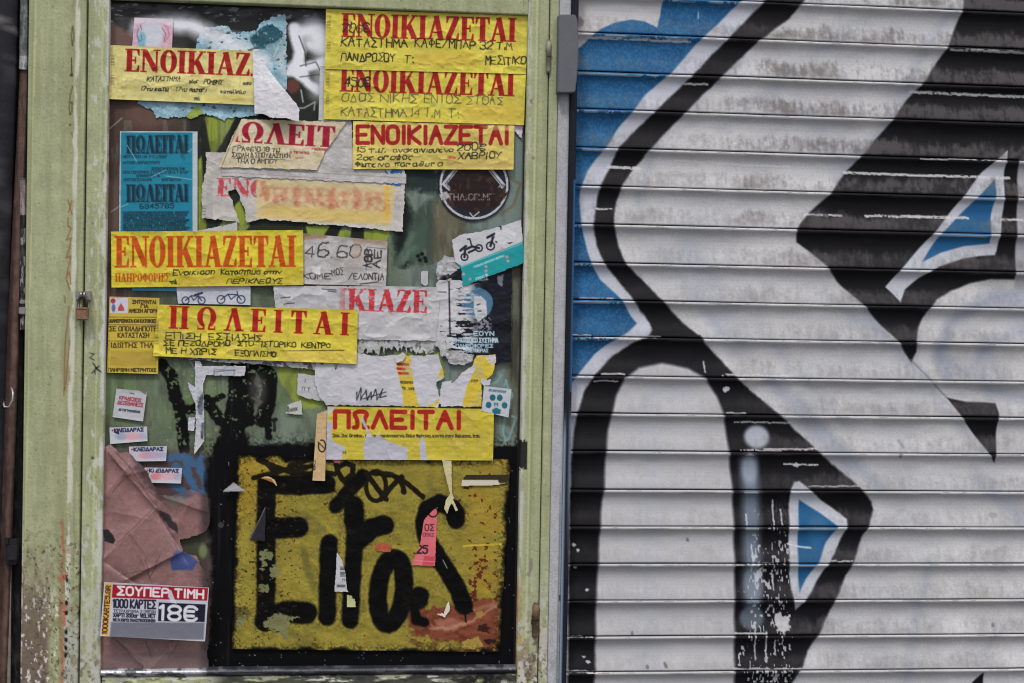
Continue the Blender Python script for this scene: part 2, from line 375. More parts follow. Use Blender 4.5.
def wz(px, py): return WZ(px, py)
Z_TOP, Z_BOT = 2.35, .02
zp_top = WZ(320, 6.5); zp_bot = WZ(320, 671)
xj0, xj1 = WX(25), WX(82.2); xs0, xs1 = WX(84.0), WX(104.8); xs2, xs3 = WX(522.5), WX(543.4); xj2, xj3 = WX(544.4), WX(553)
xw1 = WX(565.5); xg1 = WX(572.5); xsh1 = xg1+1.25

# ---- green door leaf
GREEN = (148, 154, 120); WORN = (176, 179, 170)
def green(p, seed, xl=None):
    p.fill(GREEN, .08, 14, seed)
    p.cov(lambda X, Y: .55*sst(.42, .68, fbm(X/7, Y/90, seed+2)), (128, 134, 100))
    p.cov(lambda X, Y: .35*sst(.70, .76, fbm(X/4, Y/7, seed+3)), (160, 164, 134))
    p.cov(lambda X, Y: .55*sst(.76, .80, fbm(X/2.2, Y/2.6, seed+4)), (88, 88, 66))
def low_wear(p, seed, y0=560, amt=1.0, c=(128, 116, 98)):
    p.cov(lambda X, Y: amt*sst(y0, 683, Y)*sst(.38, .6, fbm(X/7, Y/12, seed)), c)
    p.cov(lambda X, Y: amt*.9*sst(y0-40, 690, Y)*sst(.56, .6, fbm(X/4, Y/8, seed+1)), WORN)
    p.cov(lambda X, Y: amt*.8*sst(y0, 700, Y)*sst(.6, .64, fbm(X/3, Y/4, seed+2)), (70, 62, 54))
def edge_x(Y, x340): return x340-(Y-340)*.0185
def paint_stile_l(p):
    green(p, 11)
    p.cov(lambda X, Y: .8*sst(.53, .60, fbm(X/4, Y/14, 21)+.16*sst(-9, 0, X-edge_x(Y, 104.8))-.10), WORN)
    p.cov(lambda X, Y: .8*sst(-4.5, -2.5, X-edge_x(Y, 104.8))*sst(.42, .55, fbm(X/3, Y/30, 5)), (182, 184, 180))
    p.cov(lambda X, Y: .35*(np.abs(X-edge_x(Y, 97)) < .8), (186, 192, 140))
    p.line([(90, 353), (94, 354), (90, 358), (94, 360)], .9, (30, 34, 24), .8)
    for q in ([(93, 363), (97, 369), (101, 372)], [(99, 366), (92, 373)], [(96, 367), (95, 374)]): p.line(q, 1.3, (24, 26, 22), .8)
    p.blob(92.5, 458, 1.6, 1.8, (70, 76, 40)); low_wear(p, 31, 600, .8, (150, 150, 128))
    p.cov(lambda X, Y: .8*sst(575, 600, Y)*sst(.50, .56, fbm(X/6, Y/14, 77)), (168, 170, 160))
door = empty('metal_door', None, 'narrow light green metal door whose pane is covered in flyers and graffiti', 'door')
panel('stile', xs0, xs1, Z_BOT, Z_TOP, 0, .05, paint_stile_l, parent=door)
def paint_stile_r(p):
    green(p, 12)
    ex = lambda Y: edge_x(Y, 522.5)
    p.cov(lambda X, Y: .85*(1-sst(2, 6, X-ex(Y)+3*(vn(X/3, Y/9, 4)-.5)))*sst(.38, .52, fbm(X/3, Y/16, 9)), (176, 176, 168))
    p.cov(lambda X, Y: .4*(np.abs(X-ex(Y)-9) < .9), (190, 196, 140))
    p.cov(lambda X, Y: .35*(np.abs(X-ex(Y)-11) < .9), (116, 124, 80))
    p.cov(lambda X, Y: .6*(1-sst(3, 5, X-ex(Y)))*sst(560, 600, Y), (150, 120, 60))
    low_wear(p, 41, 575, 1.0); p.cov(lambda X, Y: .9*(X > 519)*(X < 529)*(np.abs(Y-455) < 12+5*vn(X, Y, 3))*(X < ex(Y)+7), (20, 20, 20))
    for q in ((531, 101, 1.6, 2.5), (533, 158, 1.5, 2), (531, 565, 2, 7), (529, 574, 1.5, 3)): p.blob(*q, (120, 116, 110), wp=1)
panel('stile', xs2, xs3, Z_BOT, Z_TOP, 0, .05, paint_stile_r, parent=door)
def paint_rail(p):
    green(p, 13); p.cov(lambda X, Y: .8*sst(.5, .56, fbm(X/14, Y/3, 61))*sst(0, 3, Y-(-4+X*.033)), (186, 186, 176))
panel('top_rail', xs0+.0425, xs2, zp_top, Z_TOP, .001, .05, paint_rail, parent=door)
def paint_low(p):
    p.fill((150, 150, 134), .14, 10, 5)
    p.cov(lambda X, Y: .9*sst(.48, .56, fbm(X/12, Y/3, 62)), (196, 196, 186)); p.cov(lambda X, Y: .9*sst(.55, .6, fbm(X/9, Y/2.5, 63)), (70, 72, 60))
    p.cov(lambda X, Y: .5*sst(.45, .6, fbm(X/20, Y/6, 64)), (158, 166, 100))
    p.cov(lambda X, Y: .75*sst(200, 230, X)*sst(.42, .5, fbm(X/26, Y/4, 65)), (38, 38, 36))
    p.cov(lambda X, Y: .85*np.exp(-((X-485)/30)**2)*sst(.4, .5, fbm(X/6, Y/5, 66)), (14, 14, 16))
panel('bottom_rail', xs0+.0425, xs2, Z_BOT, zp_bot-.009, .001, .05, paint_low, parent=door)
# the silvery glazing bead along the bottom, black with overspray
def paint_bead(p):
    p.fill((152, 154, 158), .18, 12, 7)
    p.cov(lambda X, Y: .9*sst(.5, .57, fbm(X/10, Y/1.5, 71)), (60, 62, 66)); p.cov(lambda X, Y: sst(195, 212, X)*(.55+.4*sst(.35, .6, fbm(X/30, Y/2, 73))), (38, 40, 46))
panel('glazing_bead', xs1, xs2, zp_bot-.009, zp_bot+.006, .002, YB+.01, paint_bead, parent=door, mat=surf('bead_metal', .35, .35, .3, 60, .1), disp=lambda X, Z: .006*np.sin(np.clip((Z-(zp_bot-.009))/.015, 0, 1)*math.pi))

# ---- the pane: graffiti and stains over dark glass
def paint_board(p):
    K = (9, 9, 11)
    p.fill((96, 108, 88), .12, 26, 3)
    p.cov(lambda X, Y: sst(375, 430, X)*(1-sst(440, 480, Y)), (112, 127, 121))
    p.cov(lambda X, Y: .7*sst(.4, .7, fbm(X/40, Y/50, 8))*sst(300, 380, Y)*(1-sst(330, 400, X)), (104, 126, 82))
    p.cov(lambda X, Y: .8*sst(225, 290, X)*sst(395, 425, Y)*(1-sst(445, 460, Y)), (112, 126, 112))
    # brown inside seen at the left
    p.cov(lambda X, Y: (1-sst(118, 205, X+20*fbm(X/20, Y/20, 5)))*(1-sst(340, 385, Y)), (88, 72, 66))
    p.cov(lambda X, Y: (1-sst(40, 62, Y))*(1-sst(520, 540, X)), (52, 52, 53))
    p.cov(lambda X, Y: .8*(1-sst(6, 44, Y))*sst(.45, .6, fbm(X/22, Y/7, 6)), (78, 79, 80))
    p.poly([(108, 20), (150, 45), (160, 50), (108, 52)], (128, 96, 88), 4, .7, 3)
    p.poly([(108, 92), (190, 92), (215, 130), (118, 180), (106, 180)], (72, 58, 52), 8, .9, 5)
    p.blob(150, 112, 26, 16, (122, 92, 80), .9, .5); p.blob(120, 250, 10, 60, (98, 84, 76), .8, .5)
    p.poly([(186, 20), (335, 20), (335, 235), (190, 235)], (38, 40, 38), 8, .92)
    # lime green graffiti wedges
    for q in ([(205, 117), (236, 117), (212, 160), (200, 140)], [(198, 160), (206, 150), (206, 235), (198, 235)], [(222, 222), (240, 200), (250, 226), (236, 240), (215, 236)],
              [(306, 226), (330, 226), (322, 238), (308, 238)], [(338, 230), (352, 230), (348, 240), (334, 240)], [(362, 232), (392, 228), (384, 246), (360, 244)]):
        p.poly(q, (136, 152, 58), 1.6, 1, .8)
    for q in ([(330, 226), (342, 226), (336, 240), (322, 240)], [(352, 226), (364, 226), (364, 240), (350, 240)], [(205, 118), (212, 160), (214, 200), (204, 200), (200, 130)], [(242, 96), (262, 96), (250, 118), (236, 150), (222, 160)]):
        p.poly(q, (30, 32, 30), 1.5, .95)
    for q in ([(300, 355), (345, 352), (345, 400), (310, 408), (298, 385)], [(275, 365), (296, 362), (300, 385), (320, 408), (300, 409), (282, 385)], [(395, 352), (440, 352), (446, 372), (420, 372)]):
        p.poly(q, (138, 152, 64), 2.5, .9, 2)
    p.poly([(395, 228), (436, 196), (436, 262), (392, 268)], (60, 78, 66), 6, .85, 5)
    p.line([(402, 200), (408, 215), (400, 240), (404, 262)], 10, (24, 30, 28), 6, .9, 3)
    p.line([(414, 248), (400, 262), (412, 235)], 7, (84, 108, 92), 4, .8, 2)
    p.line([(399, 202), (406, 206), (404, 222)], 4, (24, 26, 28), 3, .9, 1)
    p.poly([(402, 165), (445, 170), (440, 195), (405, 190)], (34, 44, 44), 7, .9, 4)
    for (a, b) in ((417, 252), (421, 250), (424, 254), (419, 256), (425, 257)): p.blob(a+1, b+4, 2.2, 2.0, (20, 24, 26))
    p.poly([(435, 196), (470, 215), (455, 262), (430, 262)], (98, 90, 70), 6, .8, 4)
    p.line([(506, 176), (520, 184), (514, 205), (500, 215)], 3, (110, 100, 80), 1.5, .8, 1)
    p.poly([(505, 262), (524, 262), (522, 440), (505, 425)], (92, 94, 78), 5, .8, 3)
    p.cov(lambda X, Y: .8*sst(508, 512, X)*sst(.45, .6, fbm(X/5, Y/30, 15))*sst(240, 300, Y)*(1-sst(430, 450, Y)), (70, 68, 56))
    # white fog of spray along the top and its curls
    def fog(pts, w_, o, s): p.line(pts, w_*1.25, (218, 222, 228), s*.95, min(1, o*1.1), 1.5, 9, 3)
    fog([(140, 28), (165, 24), (190, 24), (208, 34), (225, 44)], 13, .95, 12)
    fog([(228, 42), (245, 46), (262, 52)], 14, .9, 12)
    fog([(318, 30), (326, 60), (322, 90)], 16, .7, 16); fog([(303, 32), (312, 30), (322, 40)], 15, .9, 14); fog([(294, 28), (300, 52), (297, 66), (304, 74)], 9, .95, 4); fog([(290, 72), (310, 66), (326, 62)], 8, .95, 4)
    fog([(296, 74), (312, 86), (326, 94)], 7, .95, 4); fog([(310, 45), (326, 48)], 9, .8, 8); fog([(300, 60), (290, 66)], 6, .8, 6)
    p.line([(299, 36), (305, 52), (306, 66)], 1.2, (50, 52, 56), 1, .8); p.line([(300, 66), (316, 62), (322, 74), (300, 77)], 1.2, (60, 62, 66), 1, .8)
    p.blob(292, 86, 8, 7, (104, 62, 54), .5, .9, 2); p.line([(301, 90), (303, 102)], 1.2, (170, 176, 178), 1); p.line([(292, 108), (304, 108), (315, 102), (314, 110)], 1.3, (168, 172, 172), 1, .9)
    # pale scraps scratched in the dark top
    p.cov(lambda X, Y: .7*(Y < 22)*sst(.66, .70, fbm(X/9, Y/2.6, 33)), (150, 154, 156))
    # thick black tag strokes in the middle of the pane
    def br(pts, w_, sd_=1, o=1): p.line(pts, w_*1.08, (12, 13, 12), 1.6, o, 1.3, 3, sd_)
    br([(162, 364), (171, 378), (178, 402), (183, 430), (184, 449)], 11)
    br([(172, 374), (174, 398)], 10, 2); br([(183, 410), (197, 408)], 9, 3)
    br([(206, 400), (220, 420), (232, 428), (250, 420)], 11, 4); br([(238, 366), (236, 400), (230, 428), (222, 450)], 16, 5); br([(262, 368), (270, 378), (268, 404), (262, 420)], 14, 6)
    br([(245, 364), (262, 366)], 10, 7); br([(240, 420), (242, 446)], 8, 8); br([(268, 420), (269, 437)], 7, 9); br([(205, 405), (222, 396)], 6, 10); br([(248, 376), (246, 410)], 16, 11)
    p.blob(258, 390, 9, 16, (62, 60, 60), .9, .8); p.blob(257, 382, 3, 5, (104, 98, 96), .7, .6, 1); p.line([(252, 398), (262, 402), (254, 408)], 2, (100, 96, 92), 1.5, .6)
    p.cov(lambda X, Y: .75*(X > 165)*(X < 275)*(Y > 362)*(Y < 450)*sst(.66, .72, fbm(X/4, Y/4, 35)), (120, 142, 100))
    # brown inside at the lower left
    p.cov(lambda X, Y: (1-sst(205, 222, X))*sst(446, 470, Y+12*fbm(X/15, Y/15, 2)), (78, 62, 62))
    for q in ([(168, 458), (184, 456), (198, 466), (204, 480)], [(176, 466), (188, 476), (196, 490)], [(186, 460), (190, 482)], [(172, 484), (186, 494), (204, 492)], [(200, 458), (206, 488)]): p.line(q, 7, (62, 96, 130), 2, .95, 2, 4)
    p.poly([(181, 540), (206, 530), (208, 560), (190, 566)], (60, 66, 50), 6, .9, 3); p.blob(203, 551, 4, 7, (128, 140, 96), .9, .7)
    # the black sprayed frame round the yellow poster
    p.poly([(228, 438), (250, 436), (250, 680), (205, 680), (210, 600), (208, 500), (205, 470), (214, 448)], K, 6, 1, 5, 9, 2)
    p.poly([(214, 444), (330, 444), (420, 452), (524, 444), (524, 470), (214, 468)], K, 3, 1, 4, 9, 4); p.line([(212, 452), (330, 446), (420, 452), (520, 446)], 22, K, 12, .5, 3, 6, fn=lambda X, Y: sst(.5, .6, vn(X/1.6, Y/1.6, 307)))
    p.poly([(494, 448), (530, 446), (530, 690), (494, 690)], K, 3, 1, 3, 8); p.poly([(203, 648), (530, 648), (530, 690), (198, 690)], K, 4)
    p.poly([(96, 655), (200, 655), (206, 690), (96, 690)], (112, 106, 102), 3, .9, 2)
    p.cov(lambda X, Y: .8*(X > 205)*(Y > 455)*sst(.80, .82, fbm(X/2.6, Y/2.6, 36)), (150, 152, 140))
    p.cov(lambda X, Y: .35*(X > 203)*(X < 235)*sst(.5, .8, fbm(X/3, Y/60, 37)), (50, 52, 56))
    p.blob(221, 525, 3, 3, (70, 72, 72), .6, .8)
    p.text('Τ', (272, 430), (276, 430), 10, (24, 25, 24), 4)
    # pale blue chalk marks at the right
    for q in ([(488, 384), (497, 382), (501, 375)], [(506, 380), (508, 388), (512, 394), (510, 408), (507, 404)], [(506, 381), (504, 386)], [(505, 417), (503, 430), (505, 441), (509, 438), (516, 418), (512, 416)]):
        p.line(q, 2.2, (116, 158, 166), 1, .85)
    # the black tag again where grime would cover it
    p.C *= .95
    lite = p.C.mean(1) > .2
    p.cov(lambda X, Y: lite*.28*sst(.5, .68, fbm(X/12, Y/30, 305))*sst(110, 140, Y)*(Y < 450), (44, 50, 42)); p.cov(lambda X, Y: lite*.3*sst(.58, .7, fbm(X/5, Y/26, 306))*(Y > 120)*(Y < 450), (120, 128, 118))
    for q in ([(108, 130), (122, 118)], [(111, 212), (124, 203)], [(190, 360), (196, 372)], [(172, 352), (184, 346), (196, 350)], [(220, 352), (236, 350)], [(112, 270), (116, 262)]): p.line(q, 1, (150, 150, 150), .8, .8)
    # recess shade painted down the right side and along the top
    p.cov(lambda X, Y: .85*sst(edge_x(Y, 520)-1.5, edge_x(Y, 520), X), (36, 34, 30)); p.cov(lambda X, Y: .85*(Y < 6+(X-200)*.035)*(Y > -20), (30, 30, 30))
panel('pane', xs1-.01, xs2+.01, zp_bot-.004, zp_top+.006, YB, YB+.006, paint_board, step=.0016, parent=door, mat=BOARD(), rnd=0)
# hinges on the right
def hinge(px, py, h, mat, r=.0052):
    x, _, z = [float(q) for q in unp(px, py, 0)]
    o = tube('hinge', [(x, -.004, z+h/2+.006), (x, -.004, z+h/2), (x, -.004, z+.001)], [r*.5, r, r], mat, door)
    tube('hinge_pin', [(x, -.004, z-.001), (x, -.004, z-h/2), (x, -.004, z-h/2-.004)], [r, r, r*.6], mat, o)
    return o
hinge(548.3, 57, .056, surf('painted_hinge', .6, 0, .5, 90, .2, color=(150, 146, 128)))
hinge(535.3, 620, .060, RUST(), .0068)
def flakes(cx, cy, w_, h_, n_, cols, seed, parent):
    r = np.random.RandomState(seed)
    for k in range(n_):
        a, b = cx+r.uniform(-w_, w_), cy+r.uniform(-h_, h_); x, y, z = [float(q) for q in unp(a, b, 0)]
        s1, s2 = r.uniform(.002, .0055), r.uniform(.003, .009)
        solid('paint_flake', [(x-s1, x+s1, -.0016, .001, z-s2, z+s2)], surf('flake%d' % (k % len(cols)), .7, 0, .6, 120, .3, color=cols[k % len(cols)]), parent, .0008)
hp = [c for c in door.children if c.name.startswith('hinge')]
flakes(535.3, 620, 3.0, 15, 9, [(150, 146, 136), (74, 56, 44), (60, 46, 36)], 3, hp[-1]); flakes(548.3, 50, 2.4, 8, 4, [(150, 146, 136), (140, 140, 124)], 4, hp[0])
# ---- door frame
frame = empty('door_frame', None, 'light green metal frame with wide left jamb around the flyer covered door', 'door frame')
def paint_jamb(p):
    green(p, 14)
    e = lambda Y, x: x-(Y-340)*.0185
    p.cov(lambda X, Y: .35*sst(2, 0, np.abs(X-e(Y, 27.5))), (110, 112, 78)); p.cov(lambda X, Y: .4*(np.abs(X-e(Y, 29)) < .7), (190, 190, 140))
    p.cov(lambda X, Y: .20*sst(58, 69, X-e(Y, 0))*(1-sst(70, 72, X-e(Y, 0))), (120, 110, 70))
    p.cov(lambda X, Y: .9*(1-sst(1.6, 3.2, np.abs(X-e(Y, 72.2)+2.2*(vn(X/4, Y/14, 5)-.5))))*sst(.3, .46, fbm(X/5, Y/34, 22)), (190, 192, 176))
    p.cov(lambda X, Y: .8*sst(69, 71, X-e(Y, 0))*sst(600, 650, Y+40*fbm(X/6, Y/20, 3)), (160, 162, 156))
    # scribbles running down the edge
    d = (50, 54, 30)
    p.line([(74, 0), (72.5, 8), (73, 12)], .9, (110, 104, 66), .9, .8)
    p.line([(72.6, 26), (71.2, 35), (72.5, 46), (74, 38), (73.4, 28), (72.6, 26)], 1, d, .8, .85)
    p.line([(71.5, 58), (71.8, 75)], 1.2, d); p.blob(71.6, 75, 1.7, 1.6, d)
    p.line([(72.5, 86), (70, 96), (69.2, 108), (70, 115), (72, 112), (72.3, 102), (70, 103)], 1, d, .8, .85); p.blob(69.8, 125, 1, 1, d); p.line([(71, 132), (73, 137)], .8, d, .8, .5)
    b = (118, 76, 44)
    for q in ([(68, 200), (72, 214)], [(72, 201), (68.5, 212)], [(68, 218), (68, 226), (71, 228), (66.5, 240), (71, 238), (69, 250), (66, 258), (71, 256), (66, 278), (70, 272), (71, 284)], [(66.5, 280), (70, 290)], [(64.5, 296), (65, 303)], [(69, 306), (65, 345), (64, 395)], [(70, 340), (68, 360), (65, 390)]):
        p.line(q, 1.3, b, .9, .75)
    for (a, b_) in ((61, 520), (62, 536)): p.line([(a+1, b_), (a+2, b_+18), (a, b_+28)], 2, (160, 84, 62), 1.2, .6, 1)
    p.line([(60, 578), (66, 575), (62, 580)], 3.5, (176, 86, 66), 1.2, .8, 1); p.line([(62, 603), (60, 612), (66, 602), (64, 625)], 3, (168, 84, 68), 1.2, .75, 1); p.line([(62, 560), (61, 660)], 2.5, (160, 90, 74), 1.5, .5, 2)
    p.line([(60, 640), (63, 655), (62, 683)], 3, (168, 84, 68), 1.5, .6, 1)
    # brown soiling and flaking near the foot
    p.cov(lambda X, Y: sst(520, 640, Y+60*(fbm(X/8, Y/20, 51)-.5)-.5*np.abs(X-38))*(1-sst(56, 64, X-e(Y, 0)+6))*.95, (98, 84, 76))
    p.cov(lambda X, Y: .55*sst(470, 600, Y)*sst(.5, .62, fbm(X/4, Y/6, 52)), (112, 104, 76))
    p.cov(lambda X, Y: .8*sst(520, 560, Y)*sst(.66, .70, fbm(X/2, Y/2.2, 53)), (62, 54, 44))
    p.cov(lambda X, Y: .95*sst(560, 620, Y)*(X < 58)*sst(.63, .66, fbm(X/2.6, Y/6, 54)), (196, 190, 184))
    p.cov(lambda X, Y: .8*sst(500, 560, Y)*(1-sst(1, 3, X-e(Y, 25)))*sst(.42, .5, fbm(X/3, Y/9, 55)), (206, 202, 196))
    for y in (580, 603, 613, 632, 640, 648, 655): p.blob(e(y, 71.5), y, 1.5, 2.6, (20, 20, 20), .4, 1, .6, 2, y)
panel('jamb', xj0, xj1, Z_BOT, Z_TOP+.05, -.004, .06, paint_jamb, parent=frame, disp=lambda X, Z: .006*sst(xj0+.085, xj0+.1, X)*(1-sst(xj1-.016, xj1-.006, X)))
def paint_jamb_r(p):
    green(p, 15); low_wear(p, 45, 585, 1.0); p.cov(lambda X, Y: .7*sst(560, 620, Y)*sst(.5, .56, fbm(X/4, Y/9, 56)), (178, 176, 170))
panel('jamb', xj2, xj3, Z_BOT, Z_TOP+.05, -.002, .06, paint_jamb_r, parent=frame)
panel('frame_back', xj0+.01, xj3-.002, Z_BOT, Z_TOP, .052, .06, lambda p: p.fill((12, 12, 12)), step=.05, parent=frame, mat=BLACK())
panel('head', xj1+.0001, xj2-.0001, Z_TOP+.003, Z_TOP+.05, -.002, .06, lambda p: green(p, 16), step=.01, parent=frame)

# ---- rendered masonry strip, guide channel
def paint_wall(p):
    p.fill((158, 160, 165), .05, 20, 3); p.cov(lambda X, Y: .35*sst(.5, .6, fbm(X/3, Y/6, 31)), (142, 142, 142)); p.cov(lambda X, Y: .5*sst(600, 660, Y)*sst(.5, .6, fbm(X/4, Y/5, 32)), (130, 130, 128))
    p.cov(lambda X, Y: .8*sst(1.2, .4, np.abs(X-563+(Y-340)*.0185))*sst(480, 520, Y), (96, 100, 108)); p.blob(560, 598, 1.2, 3, (40, 40, 44))
o = panel('plaster_wall', xj3+.0006, xw1, 0, 3.2, .004, .12, paint_wall, parent=None, mat=surf('plaster', .85, 0, .5, 60, .05), rnd=.001)
tag(o, 'slim strip of pale grey plastered wall between the green door frame and the shutter', 'wall')
shutter = empty('roller_shutter', None, 'closed metal roller shutter sprayed with large black, white and blue graffiti', 'roller shutter')
def paint_guide(p):
    p.fill((20, 23, 32), .12, 9, 4); e = lambda Y: 565.5-(Y-340)*.0185
    p.cov(lambda X, Y: .9*sst(400, 440, Y)*(1-sst(1.2, 2.2, X-e(Y))), (132, 152, 170)); p.cov(lambda X, Y: .8*sst(590, 470, Y)*sst(395, 430, Y)*sst(4.2, 5.0, X-e(Y)), (120, 134, 150))
    p.cov(lambda X, Y: .9*(Y > 180)*(Y < 392)*sst(4.8, 5.6, X-e(Y)), (44, 92, 138))
panel('guide_rail', xw1+.0003, xg1, 0, 2.9, -.002, .10, paint_guide, parent=shutter, mat=surf('guide_paint', .5, 0, .2, 40, .1), rnd=.001)
o = panel('guide_rail', xsh1, xsh1+.03, 0, 2.9, -.002, .10, lambda p: p.fill((40, 42, 50)), step=.02, parent=shutter, mat=surf('guide_paint'))
# ---- graffiti on the shutter
def paint_shutter(p, t):
    W1, W2, K, BL = (167, 168, 169), (150, 155, 163), (14, 14, 18), (28, 80, 122)
    p.fill(W1, .07, 30, 4)
    p.cov(lambda X, Y: .28*sst(.4, .7, fbm(X/60, Y/60, 6)), (146, 150, 158))
    for q, w_, o_ in (([(770, 380), (850, 470)], 14, .35), ([(800, 400), (880, 490)], 9, .35), ([(990, 20), (850, 170)], 16, .35), ([(950, 10), (900, 95)], 6, .3), ([(720, 130), (860, 20)], 12, .15),
                      ([(700, 400), (705, 683)], 26, .18), ([(718, 500), (721, 683)], 2.5, .3), ([(672, 560), (668, 620)], 2, .25), ([(820, 560), (795, 683)], 8, .35), ([(650, 390), (645, 683)], 8, .12), ([(840, 305), (890, 340), (935, 395), (990, 462)], 10, .25), ([(985, 340), (1000, 380)], 8, .3), ([(940, 350), (965, 376)], 8, .35), ([(840, 240), (880, 330)], 12, .35), ([(980, 660), (1010, 620)], 5, .25), ([(1030, 292), (985, 300), (952, 322), (940, 350), (948, 378)], 12, .45), ([(1024, 330), (985, 345), (975, 370), (990, 392), (1024, 398)], 10, .35), ([(1000, 300), (1030, 310)], 22, .25), ([(930, 560), (905, 683)], 9, .22), ([(980, 480), (1024, 520)], 14, .25), ([(860, 200), (800, 100)], 20, .12), ([(690, 250), (740, 350)], 26, .18), ([(640, 200), (660, 120), (740, 60)], 9, .25), ([(760, 330), (850, 430)], 10, .2), ([(660, 250), (720, 330)], 8, .25)):
        p.line(q, w_, (128, 136, 150), 11, min(.9, o_*1.7), 3, 20)
    # blue field and its pale outline
    blue = [(738, 4), (718, 24), (696, 44), (682, 61), (670, 73.6), (646, 94), (635, 109), (619, 127), (606, 147), (595, 160), (587, 172.7), (581, 186.5), (579.7, 200), (581, 224.6), (586.5, 246), (591, 263), (600, 279), (623, 301), (632, 317), (637, 323.6),
            (627, 332.5), (609, 343), (594, 355), (577, 375), (565, 392), (555, 392), (555, 60), (581, 46), (590, 37), (600, 29), (615, 22), (632, 19), (645, 21), (657, 27), (660, 14), (663, 0), (664, -60), (800, -60)]
    outl = [(765, 0), (727, 40), (693, 75), (654.6, 112), (619, 147), (606, 172), (600, 186.5), (595.7, 209), (593.6, 225), (597.5, 246), (604, 263), (621.6, 284), (634, 301), (649.5, 322), (652, 328), (648, 337), (634, 342.5), (614, 355), (594, 375.5), (585, 391), (577, 413.6), (572, 452), (569, 520), (566, 683), (555, 700), (555, 60), (640, -60), (800, -60)]
    p.poly([(581, 46), (590, 37), (600, 29), (615, 22), (640, -60), (560, -60), (560, 60)], (172, 172, 174), 1)
    p.poly(outl, (164, 168, 178), 2.2, 1, .6, 12); p.poly(blue, BL, 2.0, 1, .6, 12)
    p.poly([(555, -60), (662, -60), (661, 14), (657, 27), (645, 21), (632, 19), (615, 22), (600, 29), (590, 37), (581, 46), (555, 62)], (166, 166, 168), 1.6)
    p.cov(lambda X, Y: .35*sst(.45, .65, fbm(X/26, Y/18, 303))*(X < 740)*(Y < 380)*(p.C[:, 2] > p.C[:, 0]*2), (20, 58, 96))
    p.cov(lambda X, Y: .30*sst(.55, .62, vn(X/1.5, Y/1.5, 304))*(p.C[:, 2] > p.C[:, 0]*2), (70, 116, 156))
    # the long black band
    bandL = [(775, -10), (761, 5), (727, 40), (693, 75), (654.6, 112), (619, 147), (609, 170), (600, 186.5), (595.7, 209), (593.6, 225), (597.5, 246), (604, 263), (621.6, 284), (634, 301), (649.5, 322), (652, 330), (648, 337.6)]
    bandR = [(705, 341), (699, 337), (682, 322), (662, 301), (647, 284), (625, 263), (619, 246), (614, 225), (614.5, 209), (621.6, 186.5), (633, 170), (652, 147), (686, 112), (723, 75), (759, 41), (790, 18), (812, -10)]
    arch = [(648, 336), (634, 342.5), (614, 355), (594, 375.5), (585, 391), (577, 413.6), (572, 452), (570, 500), (569, 560), (568, 700), (793, 700), (793, 683), (801.6, 667), (808, 652), (819, 633), (831, 609), (836, 597.6), (850, 570), (853, 562), (862, 538), (868, 526.5), (873.7, 510), (872, 502), (859, 487), (818.6, 451.7), (784, 419), (764, 402), (746, 386), (736, 377), (704, 342), (700, 335)]
    spk = lambda X, Y: sst(.52, .62, vn(X/1.6, Y/1.6, 301))*sst(.3, .6, fbm(X/16, Y/16, 302))
    for q in (bandL+bandR, arch): p.poly(q, (60, 60, 66), 12, .32, 0, fn=spk)
    p.poly(bandL+bandR, K, 2.6, 1, .9, 8, 2); p.poly(arch, K, 2.6, 1, .9, 8, 3)
    inner = [(606, 452), (608, 432), (611, 416), (617, 395), (625, 378), (639, 368), (662, 363), (687.6, 368), (705, 378), (717, 396), (724, 416), (729, 452), (732.5, 490), (733.5, 513), (734.7, 565), (734.6, 700), (594, 700), (595, 672), (596, 604), (598, 566), (601, 513), (604, 490)]
    p.poly(inner, (160, 161, 163), 3.6, 1, .5, 10)
    p.line([(650, 395), (652, 470), (648, 560), (650, 683)], 20, (150, 156, 168), 14, .3)
    p.line([(655, 392), (690, 392)], 14, (146, 152, 166), 14, .3)
    # soft glowing column on the black
    p.blob(757, 437, 12.5, 11.5, (160, 166, 176), .5, .95); p.line([(749, 462), (751, 500), (752, 560), (752, 600)], 17, (112, 126, 142), 9, .8)
    p.blob(750, 470, 8, 14, (150, 160, 172), .9, .6); p.blob(752, 618, 12, 12, (120, 134, 148), .5, .6); p.blob(754, 584, 10, 18, (120, 134, 148), .5, .5)
    # the black wing at the top right
    wing = [(966, -10), (962, 12.7), (948, 47), (936.6, 63.5), (923.5, 82.5), (906, 101.6), (893.5, 119), (874.5, 141), (860.5, 157.4), (846, 172.6), (830, 194), (810, 212), (799.5, 224.6), (796.5, 231), (797, 242), (806, 248.7), (827.5, 266.5), (837.6, 281.7), (865.6, 307), (883, 327), (899, 342), (905, 352), (912, 362), (917, 352), (916, 340), (919, 327), (926.5, 312), (936.7, 299.5), (952, 290.6), (972, 283), (992, 279), (1015, 279.5), (1017, 250), (1018, 200), (1019, 160), (1100, 150), (1100, -10)]
    p.poly(wing, (60, 60, 66), 12, .3, 0, fn=spk); p.poly(wing, K, 2.4, 1, .6, 10, 4); p.line([(912, 360), (933, 383), (948, 398)], 1.6, (96, 98, 106), 2, .7)
    p.poly([(1019, 160), (1100, 150), (1100, 300), (1015, 290), (1018, 200)], (140, 141, 146), 3)
    p.poly([(1008, 150), (982, 172.6), (962, 198), (936.7, 229.7), (901, 269), (886, 287), (893, 294), (900, 302.5), (906, 289), (919, 278), (939, 266.5), (962, 259), (980, 256), (995.6, 255), (997.6, 251), (1004, 208), (1005, 170)], (164, 168, 176), 1.6)
    p.poly([(995.6, 179), (972, 203), (939, 236), (922, 262), (942, 252.5), (964.6, 246), (990, 243.6), (991, 218), (996, 194)], BL, 1.6)
